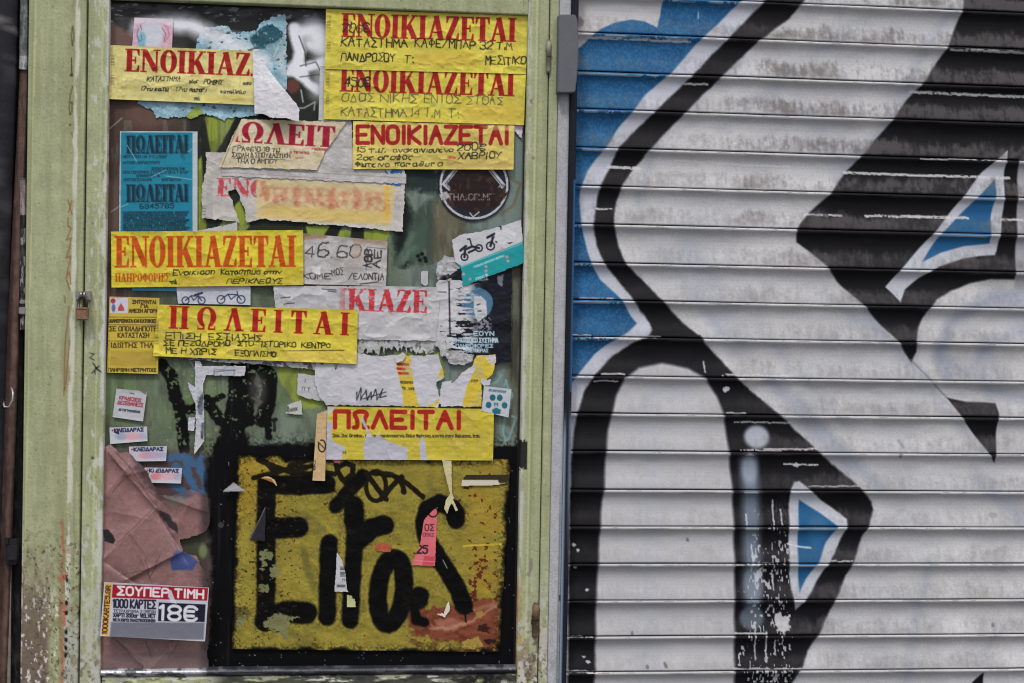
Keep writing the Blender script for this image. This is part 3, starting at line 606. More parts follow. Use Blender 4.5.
    p.poly([(948, 398), (967, 402), (985, 402.5), (996, 403.5), (998.4, 413.6), (995.6, 451.7), (995, 463), (987.5, 451.7), (962, 417.5)], K, 1.8)
    p.poly([(983.7, 672), (984, 690), (968, 690), (974, 682)], K, 1.5); p.line([(899, 441), (903, 447)], 3, (110, 112, 120), 2, .6)
    # blue shard with pale edge
    p.poly([(790, 490), (794, 482), (799, 481), (806, 486), (820, 499), (840, 513), (847, 519), (847, 527), (835, 553), (820, 577), (812, 591), (803, 603), (796, 610), (791, 590), (789, 560), (789, 520)], (166, 170, 178), 2.2, 1, .4)
    p.poly([(799.5, 500), (820, 513), (838, 526.5), (826, 543), (818.6, 562), (807, 578.6), (799.5, 592), (798, 560), (798, 530)], BL, 1.8)
    p.blob(818, 531, 10, 14, (70, 120, 156), .9, .35); p.line([(788, 544), (800, 547), (811, 548)], 1.6, (190, 196, 204), .8, .9)
    # chips through the black
    sc = lambda X, Y: (X > 738)*(X < 792)*(Y > 395)*(Y < 683)
    p.cov(lambda X, Y: .85*sc(X, Y)*sst(490, 560, Y)*sst(.665, .69, vn(X/1.5, Y/3.5, 81)*.6+fbm(X/14, Y/26, 82)*.5-.06*np.abs(X-775)/20), (176, 178, 182))
    for x_, a, b in ((752, 545, 566), (755, 625, 660), (766, 632, 662), (775, 642, 655), (773, 575, 590), (746, 515, 526), (781, 510, 524), (704, 362, 372), (773, 500, 530), (790, 645, 650)): p.line([(x_, a), (x_+.6, b)], 1.5, (184, 186, 192), .9, .85, .8, 2, x_)
    p.poly([(775, 615), (781, 612), (783, 617), (791, 616), (788, 628), (782, 634), (775, 625)], (168, 168, 172), 1, 1, 1.5, 2); p.poly([(757, 571), (763, 566), (758, 584), (755, 578)], (180, 184, 190), 1, 1, 1, 2)
    for a, b, r in ((569+5, 545, 1.6), (578, 550, 1.4), (587, 590, 1.2), (726, 390, 2), (797, 465, 2.2), (575, 567, 1), (588, 662, 1.6), (584, 657, 1.2), (727, 389, 2.5)): p.blob(a, b, r*1.3, r, (176, 180, 184), .4, .9, 1, 2)
    for a, b in ((548+99, 667), (665, 664), (632, 633), (993, 625), (688, 540), (666, 666), (900, 456)): p.blob(a, b, 1.6, 2.2, (96, 92, 90), .6, .8, .8, 2)
    p.line([(699, 12), (699, 18)], 1.2, (140, 160, 180)); p.blob(993, 515, 5, 3, (132, 126, 124), .8, .6, 1); p.blob(580, 22, 3, 5, (92, 84, 84), .9, .7, 2)
    # bare streaks rubbed along the ribs
    def rub(x0, x1, y0, y1, w_=1.6, o=.9):
        p.line([(x0, y0), (x1, y1)], w_, (188, 188, 188), .8, o, 1.0, 5, int(x0), fn=lambda X, Y: sst(.1, .4, .35+vn(X/2, Y/1.2, int(y0))-.5*vn(X/9, Y/9, 5)))
    for q in ((910, 1030, 91.5, 97, 2.6), (845, 1010, 172.5, 178, 2.4), (805, 842, 214.5, 216, 2), (866, 968, 215.5, 218, 2.6), (997, 1024, 219, 220, 2.4), (684, 708, 83.5, 84.5, 2), (608, 640, 166.5, 168, 3), (950, 1030, 50, 53, 2), (675, 790, 160, 167, 1.2),
              (540+40, 615, 298, 299, 1.6), (594, 660, 337, 337, 2), (602, 624, 374, 374, 2), (594, 618, 381, 381, 1.4), (722, 790, 375, 376, 2), (570, 590, 335, 336, 2), (724, 745, 413, 413.5, 2), (735, 790, 422, 423, 1.6), (741, 780, 450, 451, 2), (764, 816, 449, 449, 2), (784, 818, 464.5, 465, 1.8), (808, 858, 486, 486, 1.2), (830, 852, 561, 561, 1.6), (568, 592, 636, 636.5, 1.6),
              (568, 600, 671, 672, 2.8), (734, 800, 669, 669, 2.6), (736, 770, 565, 563, 1.6), (735, 765, 633, 633, 1.8), (580, 690, 37, 42, 2.2), (596, 612, 208.5, 208.8, 1.6), (584, 590, 336, 336, 2), (920, 1000, 159, 160, 1.2)):
        rub(q[0], q[1], q[2], q[3], q[4])
    # grime that has settled on the lower half of every slat
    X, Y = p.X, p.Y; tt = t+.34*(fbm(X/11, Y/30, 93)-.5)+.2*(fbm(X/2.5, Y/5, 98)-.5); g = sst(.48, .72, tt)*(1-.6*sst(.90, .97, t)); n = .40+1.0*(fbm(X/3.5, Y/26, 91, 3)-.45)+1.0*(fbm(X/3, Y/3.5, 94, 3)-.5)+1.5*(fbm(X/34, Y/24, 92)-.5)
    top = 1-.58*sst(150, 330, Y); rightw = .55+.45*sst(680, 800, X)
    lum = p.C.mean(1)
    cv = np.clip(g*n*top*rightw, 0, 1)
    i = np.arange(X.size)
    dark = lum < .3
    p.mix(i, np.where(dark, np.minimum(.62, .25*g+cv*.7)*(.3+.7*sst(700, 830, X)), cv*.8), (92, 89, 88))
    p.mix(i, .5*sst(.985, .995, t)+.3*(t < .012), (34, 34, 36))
    p.mix(i, .45*((t > .035) & (t < .095))*sst(.3, .5, fbm(X/30, Y/8, 95))*np.where(dark, .25, 1.4), (206, 206, 202))  # lip painted paler to carry the light its upper side catches
    p.mix(i, np.clip(.9*((t > .03) & (t < .05))*sst(.60, .66, fbm(X/9, Y/3, 96)), 0, 1)*.4, (40, 38, 38))
    p.mix(i, .35*sst(.62, .7, fbm(X/5, Y/5, 97)), (130, 128, 128)) if False else None

LL = [33.5, 72.5, 110, 147.5, 186.5, 224.6, 263.2, 300.8, 337.6, 376.8, 414.4, 452, 490.3, 527.3, 564.6, 601.4, 637, 671.8]
LR = [48.2, 85.8, 121.9, 160, 196.5, 233.5, 271, 307, 342.5, 380, 416, 452.5, 490.3, 525.7, 562, 597.6, 633, 668]
zj = [(WZ(577, a, YS)+WZ(1020, b, YS))/2 for a, b in zip(LL, LR)]; pit = (zj[0]-zj[-1])/17
zj = [zj[0]+pit*k for k in (3, 2, 1)]+zj+[zj[-1]-pit*k for k in (1, 2, 3)]
prof = np.array([(.1, -7), (.3, -1), (.6, 2.2), (1.4, 4.2), (3.0, 5.0), (4.8, 4.8), (6.2, 3.6), (7.6, 1.8), (9.5, .4), (13, -1.6), (18, -3.2), (24, -4.4), (31, -5.0), (38, -4.6), (45, -3.5), (52, -1.8), (58, .0), (64, 1.6), (69, 2.7), (72, 3.4), (74.4, 3.4), (75.1, 2.0), (75.4, -2), (75.5, -7)])
sN = np.concatenate([[0], np.cumsum(np.hypot(*np.diff(prof, axis=0).T))]); ss = np.linspace(0, sN[-1], 56)
pz = np.interp(ss, sN, prof[:, 0])/76.3; py_ = np.interp(ss, sN, prof[:, 1])/1000
for k in range(len(zj)-1):
    h = zj[k]-zj[k+1]; xs = np.arange(xg1-.008, min(xsh1+.008, WX(1075)), .0016); xs = np.concatenate([xs, np.arange(xs[-1]+.01, xsh1+.008, .01)])
    X, T = np.meshgrid(xs, pz); Yd = np.repeat(py_[:, None], len(xs), 1); Z = zj[k]-T*h
    Z = Z+.0022*(fbm(X/.33, 0*X+k*3.7, 400, 3)-.5)*sst(0, .4, T)*1.0
    Yw = YS-Yd+.0040*(fbm(X/.14, Z/.06, 200+k, 3)-.5)
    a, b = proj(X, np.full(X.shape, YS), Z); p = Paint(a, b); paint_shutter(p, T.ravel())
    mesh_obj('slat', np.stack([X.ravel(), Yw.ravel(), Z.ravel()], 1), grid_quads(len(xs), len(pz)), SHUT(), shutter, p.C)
zb = zj[-1]
panel('lower_curtain', xg1-.006, xsh1+.006, .01, zb-.002, YS, YS+.01, lambda p: p.fill((150, 150, 154), .1), step=.02, parent=shutter, mat=SHUT(), disp=lambda X, Z: .003*np.sin(Z/.0763*2*math.pi))
panel('upper_curtain', xg1-.006, xsh1+.006, zj[0]+.002, 2.9, YS, YS+.01, lambda p: p.fill((120, 120, 124), .1), step=.02, parent=shutter, mat=SHUT(), disp=lambda X, Z: .003*np.sin(Z/.0763*2*math.pi))
panel('back_plate', xw1+.001, xsh1+.02, .01, 2.9, .060, .07, lambda p: p.fill((10, 10, 10)), step=.05, parent=shutter, mat=BLACK())

# ---- grey cover box at the top of the strip
def cover_box():
    import bmesh
    pts = [(558.5, 14.5), (575.5, 14.5), (577.6, 20), (578.6, 40), (578.2, 60), (577, 78), (575.4, 91), (574, 92.5), (557.5, 92.5)]
    bm = bmesh.new(); fv = []
    for (a, b) in pts:
        x, y, z = [float(q) for q in unp(a, b, -.022)]; fv.append(bm.verts.new((x, y, z)))
    f = bm.faces.new(fv[::-1]) ; r = bmesh.ops.extrude_face_region(bm, geom=[f]); 
    for v in r['geom']:
        if isinstance(v, bmesh.types.BMVert): v.co.y = .003
    bmesh.ops.recalc_face_normals(bm, faces=bm.faces[:]); bmesh.ops.bevel(bm, geom=[e for e in bm.edges], offset=.0016, segments=3, affect='EDGES')
    me = bpy.data.meshes.new('lock_cover'); bm.to_mesh(me); bm.free(); me.materials.append(surf('grey_enamel', .5, 0, .12, 60, .12, color=(90, 92, 98)))
    o = bpy.data.objects.new('lock_cover', me); scene.collection.objects.link(o); return o
tag(cover_box(), 'dark grey metal cover box with curved right edge, on the plaster strip', 'metal box')

# ---- things left of the door frame
def vbar(name, quad, yf, yb, paint, label, cat, mat):
    (x0, y0), (x1, y1), (x2, y2), (x3, y3) = quad
    nx, ny = 12, 200; u, v = np.meshgrid(np.linspace(0, 1, nx), np.linspace(0, 1, ny))
    X = (x0*(1-u)+x1*u)*(1-v)+(x3*(1-u)+x2*u)*v; Y = (y0*(1-u)+y1*u)*(1-v)+(y3*(1-u)+y2*u)*v
    p = Paint(X, Y); paint(p); x, y, z = unp(X, Y, yf-.002*np.sin(u*math.pi))
    V = np.stack([x.ravel(), y.ravel(), z.ravel()], 1); i = np.arange(nx*ny).reshape(ny, nx)
    ring = np.concatenate([i[0, :], i[1:, -1], i[-1, ::-1][1:], i[::-1, 0][1:-1]]); Vb = V[ring].copy(); Vb[:, 1] = yb; n = len(ring); k = np.arange(n)
    Qs = np.stack([ring, ring[(k+1) % n], nx*ny+(k+1) % n, nx*ny+k], 1)
    return tag(mesh_obj(name, np.concatenate([V, Vb]), np.concatenate([grid_quads(nx, ny), Qs]), mat, None, np.concatenate([p.C, p.C[ring]]), False), label, cat)
def pk(p):
    p.fill((30, 30, 34), .35, 9, 8); p.cov(lambda X, Y: .5*sst(.62, .7, fbm(X/3, Y/20, 3)), (78, 78, 82)); p.cov(lambda X, Y: .7*sst(.74, .77, fbm(X/2, Y/3, 4)), (120, 118, 116))
vbar('shopfront_edge', [(-150, -60), (17.5, -60), (-17, 1060), (-150, 1060)], -.012, .05, pk, 'black scuffed metal panel edge at the far upper left beside the brown board', 'panel', surf('scuffed_black', .45, 0, .3, 50, .2))
vbar('metal_post', [(15, -60), (24.5, -60), (21, 1020), (9, 1020)], .03, .06, lambda p: (p.fill((24, 24, 24), .3, 9, 9), p.cov(lambda X, Y: .5*sst(.6, .66, fbm(X/3, Y/9, 6)), (66, 66, 62))), 'dark metal post in the shadowed gap beside the wide green jamb', 'post', surf('scuffed_black'))
def pb(p):
    p.fill((84, 66, 60), .25, 8, 10); p.cov(lambda X, Y: .4*sst(.5, .62, fbm(X/2.5, Y/40, 7)), (54, 44, 42)); p.cov(lambda X, Y: .3*sst(.62, .7, fbm(X/2, Y/30, 9)), (120, 102, 94))
vbar('wooden_board', [(20, 66), (27.5, 68), (2, 760), (-14, 760)], .006, .024, pb, 'long brown wooden board leaning at a slight slant left of the green jamb', 'board', surf('aged_wood', .75, 0, .5, 60, .15))
def pw(p):
    p.fill((158, 156, 144), .12, 12, 12); p.cov(lambda X, Y: .5*sst(.58, .64, fbm(X/3, Y/6, 13)), (120, 116, 104)); p.line([(4, 574), (9, 580)], 1, (110, 106, 98))
vbar('wooden_batten', [(5, 395), (13, 395), (9, 760), (-6, 760)], .026, .05, pw, 'pale off-white batten standing behind the lower end of the brown board', 'batten', surf('old_white_wood', .7, 0, .4, 60, .1))
def pg(p):
    p.fill((104, 110, 108), .25, 4, 12); p.cov(lambda X, Y: .8*(Y > 56)*(Y < 70), (168, 170, 172)); p.cov(lambda X, Y: .6*sst(.5, .56, fbm(X/2, Y/8, 8)), (64, 66, 64))
vbar('metal_bracket', [(20.5, -40), (28, -40), (26.5, 70), (19, 69)], .002, .02, pg, 'weathered grey metal bracket at the top edge of the left jamb', 'bracket', surf('grey_enamel2', .45, .3, .3, 60, .1))
def pm(p):
    p.fill((60, 60, 58), .4, 4, 13); p.cov(lambda X, Y: .8*sst(.52, .58, fbm(X/2.5, Y/10, 18)), (158, 156, 154)); p.cov(lambda X, Y: .6*(Y > 180)*(Y < 215), (158, 134, 138)); p.cov(lambda X, Y: .8*(Y > 215)*(Y < 228), (36, 34, 34))
vbar('torn_strip', [(20, 178), (25.5, 178), (25, 330), (20, 330)], .004, .02, pm, 'peeling silvery strip fixed along the outer edge of the left jamb', 'strip', surf('foil', .4, .3, .4, 60, .1))
def at(px, py, y): return tuple(float(q) for q in unp(px, py, y))
o = tube('hook', [at(11.5, 388, -.004), at(13, 393, -.012), at(12.6, 400, -.016), at(9, 407, -.016), at(4.5, 407, -.014), at(3, 401, -.008)], .0022, STEEL()); tag(o, 'small chrome hook on the brown board at the far left edge', 'hook')
x, y, z = at(11.5, 552, 0); latch = solid('latch', [(x-.010, x+.010, -.006, .02, z-.024, z+.024), (x-.006, x+.012, -.014, -.0058, z-.014, z+.014), (x-.012, x-.004, -.010, .01, z+.016, z+.028)], BLACK()); tag(latch, 'black metal latch at the lower left over the pale batten', 'latch')
x, y, z = at(23, 306, 0); o = solid('catch', [(x-.007, x+.006, -.006, .006, z-.016, z-.002), (x-.006, x+.005, -.004, .006, z+.004, z+.012)], STEEL(), bevel=.0015); tag(o, 'tiny worn metal catch on the outer edge of the left jamb, level with the padlock', 'catch')
# dark interior behind everything on the left, wall above
o = panel('building_wall', -3.5, xj0-.004, 0, 3.2, .075, .3, lambda p: p.fill((30, 30, 32), .2), step=.05, mat=surf('dark_render', .85, 0, .5, 20, .2, color=(40, 40, 42))); tag(o, 'dark wall surface behind the board and posts left of the door', 'wall')
o = panel('lintel', xj0-.003, xj3+.0002, Z_TOP+.054, 3.2, .004, .3, lambda p: p.fill((160, 160, 160)), step=.05, mat=surf('plaster2', .85, 0, .5, 40, .1, color=(150, 150, 150))); tag(o, 'plastered lintel above the green door', 'wall')

# ---- padlock on the left seam
pad = empty('padlock', None, 'small rusty brown padlock hanging on the seam between left jamb and door', 'padlock')
x, y, z = at(82.6, 313.5, -.014)
solid('body', [(x-.0115, x+.0115, -.024, -.009, z-.013, z+.0125)], surf('brass_rust', .55, .35, .6, 120, .35, color=(124, 98, 74)), pad, .0022)
solid('rim', [(x-.0105, x+.0105, -.0252, -.0242, z+.0085, z+.0105)], surf('brass_rust'), pad, .0004)
tube('shackle', [(x-.0075, -.0165, z+.012), (x-.0078, -.0165, z+.024), (x-.005, -.0165, z+.031), (x, -.0165, z+.0335), (x+.005, -.0165, z+.031), (x+.0078, -.0165, z+.024), (x+.0075, -.0165, z+.012)], .0026, surf('dark_shackle', .4, .7, .3, 90, .3, color=(70, 68, 66)), pad)
hs_ = empty('hasp', None, 'two small worn staples holding the padlock on the seam of the green door', 'hasp')
for s_ in (-1, 1):
    tube('staple', [(x+s_*.003, .002, z+.030), (x+s_*.003, -.012, z+.034), (x+s_*.003, -.021, z+.034), (x+s_*.003, -.021, z+.038), (x+s_*.003, -.008, z+.041), (x+s_*.003, .002, z+.041)], .0022, STEEL(), hs_)
solid('plate', [(x-.014, x-.004, -.0052-.004, .001, z+.026, z+.044)], STEEL(), hs_, .001); solid('plate', [(x+.004, x+.014, -.0052-.004, .001, z+.026, z+.044)], STEEL(), hs_, .001)

# ================================================================== PAPER ON THE PANE
def D(layer): return YB-.0012-.0013*layer
GP, GS = 'papers and stickers pasted over the green door\'s pane', 'locksmith stickers on the lower left of the pane'
YEL, YEL2, REDI, INK = (205, 194, 74), (204, 190, 108), (154, 26, 26), (36, 34, 32)
def thing(name, label, cat, quad, layer, paint, group=None, **k):
    paint_ = lambda p: (paint(p), p.C.__imul__(.94))
    o = sheet(name, quad, D(layer), paint_, **k); return tag(o, label, cat, group)
def side_print(p, x, y0, y1, sl=0.0):
    for a in (y0+8, y0+(y1-y0)*.55): 
        for j in range(9): p.line([(x+1, a+j*1.1), (x+4.2, a+j*1.1)], .6, (70, 64, 44), .6, .55*(j % 3 != 1)+.1)
    p.line([(x+4, y0+6), (x+4, y0+20)], .5, (110, 100, 60), .6, .5)
def smear(p, x0, y0, x1, y1, c, op=.75):
    p.poly([(x0, y0), (x1, y0), (x1, y1), (x0, y1)], c, 2.5, op)
def age(p, seed, c=(150, 140, 100), amt=.3):
    X, Y = p.X, p.Y; cr = np.abs(fbm(X/34, Y/22, seed+200, 4)-.5)
    p.C *= (1+.10*(fbm(X/45, Y/25, seed+201)-.5)*2)[:, None]
    p.cov(lambda X, Y: .4*(cr < .006)*sst(.4, .6, fbm(X/20, Y/20, seed+202)), (226, 218, 150)); p.cov(lambda X, Y: .28*sst(.56, .62, fbm(X/8, Y/26, seed+203)), (176, 160, 84))
    p.cov(lambda X, Y: amt*sst(.5, .72, fbm(X/30, Y/14, seed)), c); p.cov(lambda X, Y: .25*sst(.7, .74, fbm(X/2, Y/2, seed+1)), (120, 110, 80))

# light blue torn remnant at the top with its darker patch
def f(p):
    p.fill((140, 178, 192), .16, 9, 3); p.cov(lambda X, Y: .45*sst(.45, .6, fbm(X/12, Y/9, 4)), (108, 146, 160))
    p.poly([(250, 40), (256, 30), (272, 24), (286, 34), (276, 46), (266, 50), (254, 46)], (30, 78, 92), 1.2, .95, 3, 5)
    p.poly([(264, 46), (286, 36), (287, 60), (276, 56)], (128, 160, 168), 1, .8, 3, 4); p.line([(274, 56), (286, 30)], 1.5, (190, 200, 204), 1, .7, 1)
    p.line([(214, 44), (238, 52), (262, 62)], 10, (204, 212, 218), 9, .6); p.blob(216, 33, 8, 5, (70, 74, 72), .4, .9, 3, 4)
    p.line([(196, 30), (214, 34), (236, 46), (262, 62)], 15, (216, 220, 226), 11, .9, 2, 6); p.line([(286, 50), (278, 60), (286, 72)], 6, (190, 196, 200), 5, .7, 2); p.cov(lambda X, Y: .8*sst(.69, .72, fbm(X/6, Y/3, 7)), (48, 56, 58)); p.cov(lambda X, Y: .5*sst(.66, .7, fbm(X/3, Y/3, 8)), (196, 208, 212))
    p.poly([(186, 116), (196, 106), (204, 112), (198, 120), (186, 120)], (142, 160, 60), 1, .9, 1)
    p.only([[(200, 33), (206, 27), (226, 25), (232, 32), (252, 32), (262, 22), (272, 16), (286, 14), (287, 96), (279, 98), (268, 113), (250, 116), (225, 119), (205, 114), (190, 118), (165, 117), (156, 118), (152, 110), (137, 103), (140, 99), (160, 99), (190, 60)]], 2.6, 4, 9)
thing('torn_poster', 'light blue torn poster remnant with a dark teal patch, near the top of the pane', 'torn poster', [(134, 12), (290, 12), (290, 123), (134, 123)], 0, f, GP, wr=.0011, ws=16)
def f(p):
    p.fill((206, 170, 186), .1, 6, 3); p.blob(152, 34, 13, 13, (196, 206, 214), .6, .9); p.blob(142, 40, 4, 8, (104, 168, 186), .6, .8, 2); p.line([(139, 28), (137, 34), (139, 42), (142, 40), (141, 35)], .9, (70, 110, 130), .8, .8, .8); p.line([(163, 24), (168, 28), (169, 36), (165, 41), (163, 36), (165, 33)], .8, (190, 90, 110), .8, .7, .6); p.line([(146, 22), (140, 24), (142, 30)], .8, (60, 60, 70), .8, .7, .6)
    p.poly([(134, 16), (174, 18), (174, 26), (158, 22), (140, 24), (134, 24)], (214, 214, 218), 2, .8, 1); p.line([(162, 28), (166, 34), (164, 42)], 1, (150, 70, 100), .8, .7)
thing('sticker', 'faded pink and pale blue sticker dusted with white spray, above the upper left yellow notice', 'sticker', [(134.5, 17.5), (173, 19), (172, 50), (132, 48)], 1, f, GP)

# blue flyer, printed twice over
def f(p):
    p.fill((178, 188, 190), .04); p.poly([(121, 132.5), (192.5, 132.5), (192.5, 236), (120.5, 236)], (28, 124, 150), .8)
    p.cov(lambda X, Y: .35*sst(.5, .7, fbm(X/18, Y/18, 5))*(X < 193), (20, 104, 130)); k = (16, 40, 54)
    for y, h in ((153.5, 18), (202, 17.5)):
        p.text('ΠΩΛΕΙΤΑΙ', (126, y), (188, y-.5), h, k, font='serif', op=.92, soft=.9); p.text('ΠΩΛΕΙΤΑΙ', (127.6, y+.8), (189.5, y+.4), h, k, font='serif', op=.55, soft=1.2)
    for (a, b, y) in ((123, 168, 158), (123, 160, 164), (152, 185, 170), (123, 188, 173.5), (136, 160, 177), (124, 152, 181), (162, 181, 181)): p.tiny((a, y), (b, y), 2.4, k, .75, int(y))
    p.text('6945785', (140, 208.5), (174, 208), 4.4, k, .9, 'sans')
    for j in range(9): p.tiny((123, 213.6+j*2.6), (189-(j % 3)*2, 213.4+j*2.6), 1.8, k, .75, j, .8)
    for q in ([(127, 145), (137, 162)], [(151, 177), (166, 170)], [(166, 176), (196, 180)], [(116, 209), (128, 204)], [(188, 152), (202, 142)]): p.line(q, .7, (150, 190, 200), .7, .8)
    p.blob(183, 151, 3, 8, (30, 60, 60), .8, .5, 2)
thing('sale_flyer', 'blue photocopied flyer with its black heading printed twice', 'flyer', [(120, 131), (197.5, 131.5), (197.5, 237), (119, 237)], 1, f, GP, step=.5)
thing('paper_strip', 'short bright blue strip sticking out under the orange lettered yellow notice', 'paper strip', [(132, 284), (184, 284), (184, 291.5), (132, 290.5)], 1, lambda p: p.fill((70, 158, 190), .06), GP)

# faded white sheets
def f(p):
    p.fill((186, 182, 176), .08, 12, 7); p.cov(lambda X, Y: .35*sst(.5, .7, fbm(X/12, Y/9, 6)), (160, 156, 152)); pk = (182, 62, 70)
    p.text('ΕΝΟΙ', (216, 196), (276, 199), 18.5, pk, font='serif', op=.9, soft=1, wp=1.2); p.cov(lambda X, Y: .6*sst(.62, .7, fbm(X/4, Y/3, 8)), (188, 184, 180))
    p.poly([(257, 178), (396, 186), (392, 224), (300, 222), (255, 219)], (200, 184, 138), 2, .95, .6); p.poly([(262, 204), (388, 212), (388, 226), (262, 216)], (206, 178, 92), 5, .6, 2)
    for (a, b) in ((263, 183.5), (284, 188), (296, 190), (306, 190), (318, 192), (330, 192), (344, 193), (356, 193), (368, 194), (378, 195)): p.line([(a+2*float(vn(a*.7, 1)), b), (a+1, b+6+9*float(vn(a*.9, b)))], 3+6*float(vn(a*.5, 3)), (180, 70, 58), 4, .2+.3*float(vn(a*.3, 9)), 4, 5, int(a))
    p.text('ΙΚΙΑΖΕΤΑΙ', (262, 204), (390, 211), 17, (176, 70, 60), font='serif', op=.42, soft=2.4, wp=1.5, fn=lambda X, Y: sst(.3, .6, fbm(X/9, Y/6, 77)))
    p.line([(387, 186), (387, 218)], 4, (214, 172, 60), 3, .8); p.poly([(250, 218), (404, 228), (404, 232), (250, 224)], (196, 194, 190), 2, .8, 1)
    p.poly([(208, 178), (213, 178), (213, 222), (204, 222)], (160, 160, 156), 1, .6)
    for j in range(10): p.line([(202, 206+j), (205.5, 206+j)], .6, (70, 70, 70), .6, .6*(j % 3 != 1))
    p.only([[(206, 152), (240, 153), (262, 158), (405, 170), (403, 231), (384, 230), (300, 222), (262, 219), (246, 222), (244, 206), (236, 190), (228, 191), (234, 206), (240, 222), (224, 220), (202, 218), (202, 188), (206, 170)]], 1.6, 5, 3)
thing('rental_poster', 'white washed out poster with red ΕΝΟ and a cream block of blurred red letters', 'poster', [(201, 150), (406, 158), (406, 234), (199, 228)], 2, f, GP, wr=.0016)
def f(p):
    p.fill((184, 182, 180), .1, 8, 7); p.cov(lambda X, Y: .5*sst(.5, .6, fbm(X/10, Y/6, 26)), (164, 160, 158)); p.line([(222, 172), (350, 180)], .8, (140, 120, 116), .8, .6); p.line([(250, 169), (405, 178)], .8, (128, 110, 110), .8, .6)
    p.only([[(222, 166), (325, 118), (352, 118), (354, 172), (406, 174), (406, 184), (222, 176)]], 1.4, 5, 4)
thing('torn_poster', 'pale torn backing paper between the crimson ΠΩΛΕΙΤ notice and the yellow sans serif notice', 'torn poster', [(220, 116), (408, 116), (408, 186), (220, 180)], 3, f, GP, wr=.0016)
def f(p):
    p.fill((200, 190, 160), .06, 12, 9); age(p, 12, (176, 160, 130), .3)
    p.text('ΠΩΛΕΙΤ', (217, 141), (334, 147.5), 21, (152, 22, 48), font='serif', soft=.9); p.gap = .05
    p.text('ΓΡΑΦΕΙΟ 18 τμ', (233, 150.5), (280, 151.5), 4.6, INK, .8); p.text('ΣΧΟΛΗ Δ ΣΠΟΥΔΑΣΤΙΚΗ', (232, 157), (290, 158), 4.2, INK, .8); p.text('ΤΗΛ Ο ΑΜΠΟΥ', (237, 163), (277, 163.5), 4.2, INK, .8)
    p.line([(233, 158.5), (286, 159.5)], .5, INK, .6, .5); p.tiny((290, 153), (309, 154), 2, (150, 40, 50)); p.tiny((312, 150), (330, 151), 2, (150, 40, 50)); p.line([(296, 158), (303, 158)], .7, (150, 40, 60))
    p.cov(lambda X, Y: .9*sst(-1.5, 0, -(X-241)-(Y-119)*.46+4), (206, 196, 164)); p.line([(240, 121), (222, 166)], .8, (120, 110, 86), .8, .8)
    p.only([[(241, 119), (346, 122), (337, 136), (326, 150), (317, 170), (260, 168), (218.5, 167)]], .9, 4, 6)
thing('sale_poster', 'cream notice with crimson ΠΩΛΕΙΤ and slanted torn ends, below the white curled paper flap', 'poster', [(216, 117), (348, 119), (348, 172), (216, 170)], 5, f, GP, step=.5, wr=.0016, disp=lambda X, Y, u, v: .004*sst(240, 222, X-(Y-119)*-.3))

# yellow notices
def f(p):
    p.fill((208, 200, 130), .04, 14, 2); age(p, 13, (188, 176, 110), .3); side_print(p, 110, 48, 98)
    p.text('ΕΝΟΙΚΙΑΖ', (124.5, 71.5), (250, 76), 23, REDI, font='serif'); p.blob(251.5, 75, 1.3, 1.5, REDI)
    for t, a, b, h in (('ΚΑΤΑΣΤΗΜΑ', (147, 81), (180, 81), 4.6), ('οδος', (189, 83), (198, 83), 3.4), ('ΡΟΜΒΗΣ', (204, 84), (222, 84.4), 4.4), ('από', (243, 84.6), (251, 84.8), 2.6), ('17τμ κατω', (141, 90.5), (168, 91), 3.8), ('+17τμ παταρι', (173, 91.2), (206, 92), 3.8), ('καταλληλο', (221, 93), (245, 93.6), 3.4), ('τηλ', (193, 100), (200, 100.4), 3.4)):
        p.text(t, a, b, h, INK, .95, sl=.2)
    smear(p, 205, 96, 245, 103, (196, 184, 100))
t_ = [(110.5, 45), (253, 51), (255.5, 105), (109, 99)]
up_l = thing('rental_poster', 'pale yellow notice reading ΕΝΟΙΚΙΑΖ with its right end curled away, top left of the pane', 'poster', t_, 4, f, GP, step=.5, wr=.0032, ws=34)
def flap(p):
    p.fill((198, 198, 202), .05, 10, 4); p.cov(lambda X, Y: .3*sst(.5, .6, fbm(X/7, Y/9, 9)), (180, 182, 190))
    p.only([[(252.5, 51), (256, 55), (266, 66), (283, 88), (297, 105), (299.5, 110), (298.5, 121.5), (286, 118), (270, 117.5), (265, 114), (254.8, 114)]], .5, 5, 3)
fl = sheet('curled_corner', [(252, 49), (302, 49), (302, 124), (252, 124)], D(5), flap, .6, .0012, 12, 5, parent=up_l, disp=lambda X, Y, u, v: .016*np.sin(np.clip((X-252)/44, 0, 1)*math.pi*.75)**1.2*sst(48, 95, Y)+.003)
fl['label'] = 'white back of the curled right corner'
def f(p):
    p.fill(YEL, .04, 18, 3); age(p, 14, (200, 178, 58), .4); side_print(p, 326, 11, 68)
    p.text('ΕΝΟΙΚΙΑΖΕΤΑΙ', (341, 37), (516, 42), 24, REDI, font='serif')
    for t, a, b, h in (('700€', (342, 31.5), (369, 32.5), 8.5), ('ΚΑΤΑΣΤΗΜΑ', (341, 46), (407, 47.2), 8.3), ('ΚΑΦΕ/ΜΠΑΡ', (415, 47), (475, 48.6), 8), ('32 Τ.Μ', (480, 49), (512, 50), 7.6), ('ΠΑΝΔΡΟΣΟΥ', (341, 61), (395, 61.6), 7.6), ('Τ:', (404, 62.4), (414, 62.6), 7.6), ('ΜΕΣΙΤΙΚΟ', (485.5, 64.6), (525.5, 64.2), 7.6)):
        p.text(t, a, b, h, (34, 32, 26), 1.35)
    smear(p, 417, 53, 476, 66, (196, 172, 66))
thing('rental_poster', 'bright yellow ΕΝΟΙΚΙΑΖΕΤΑΙ notice handwritten 700€ at the top right of the pane', 'poster', [(326, 9), (528, 16), (526, 74), (325, 69)], 6, f, GP, step=.5, wr=.0032, ws=34)
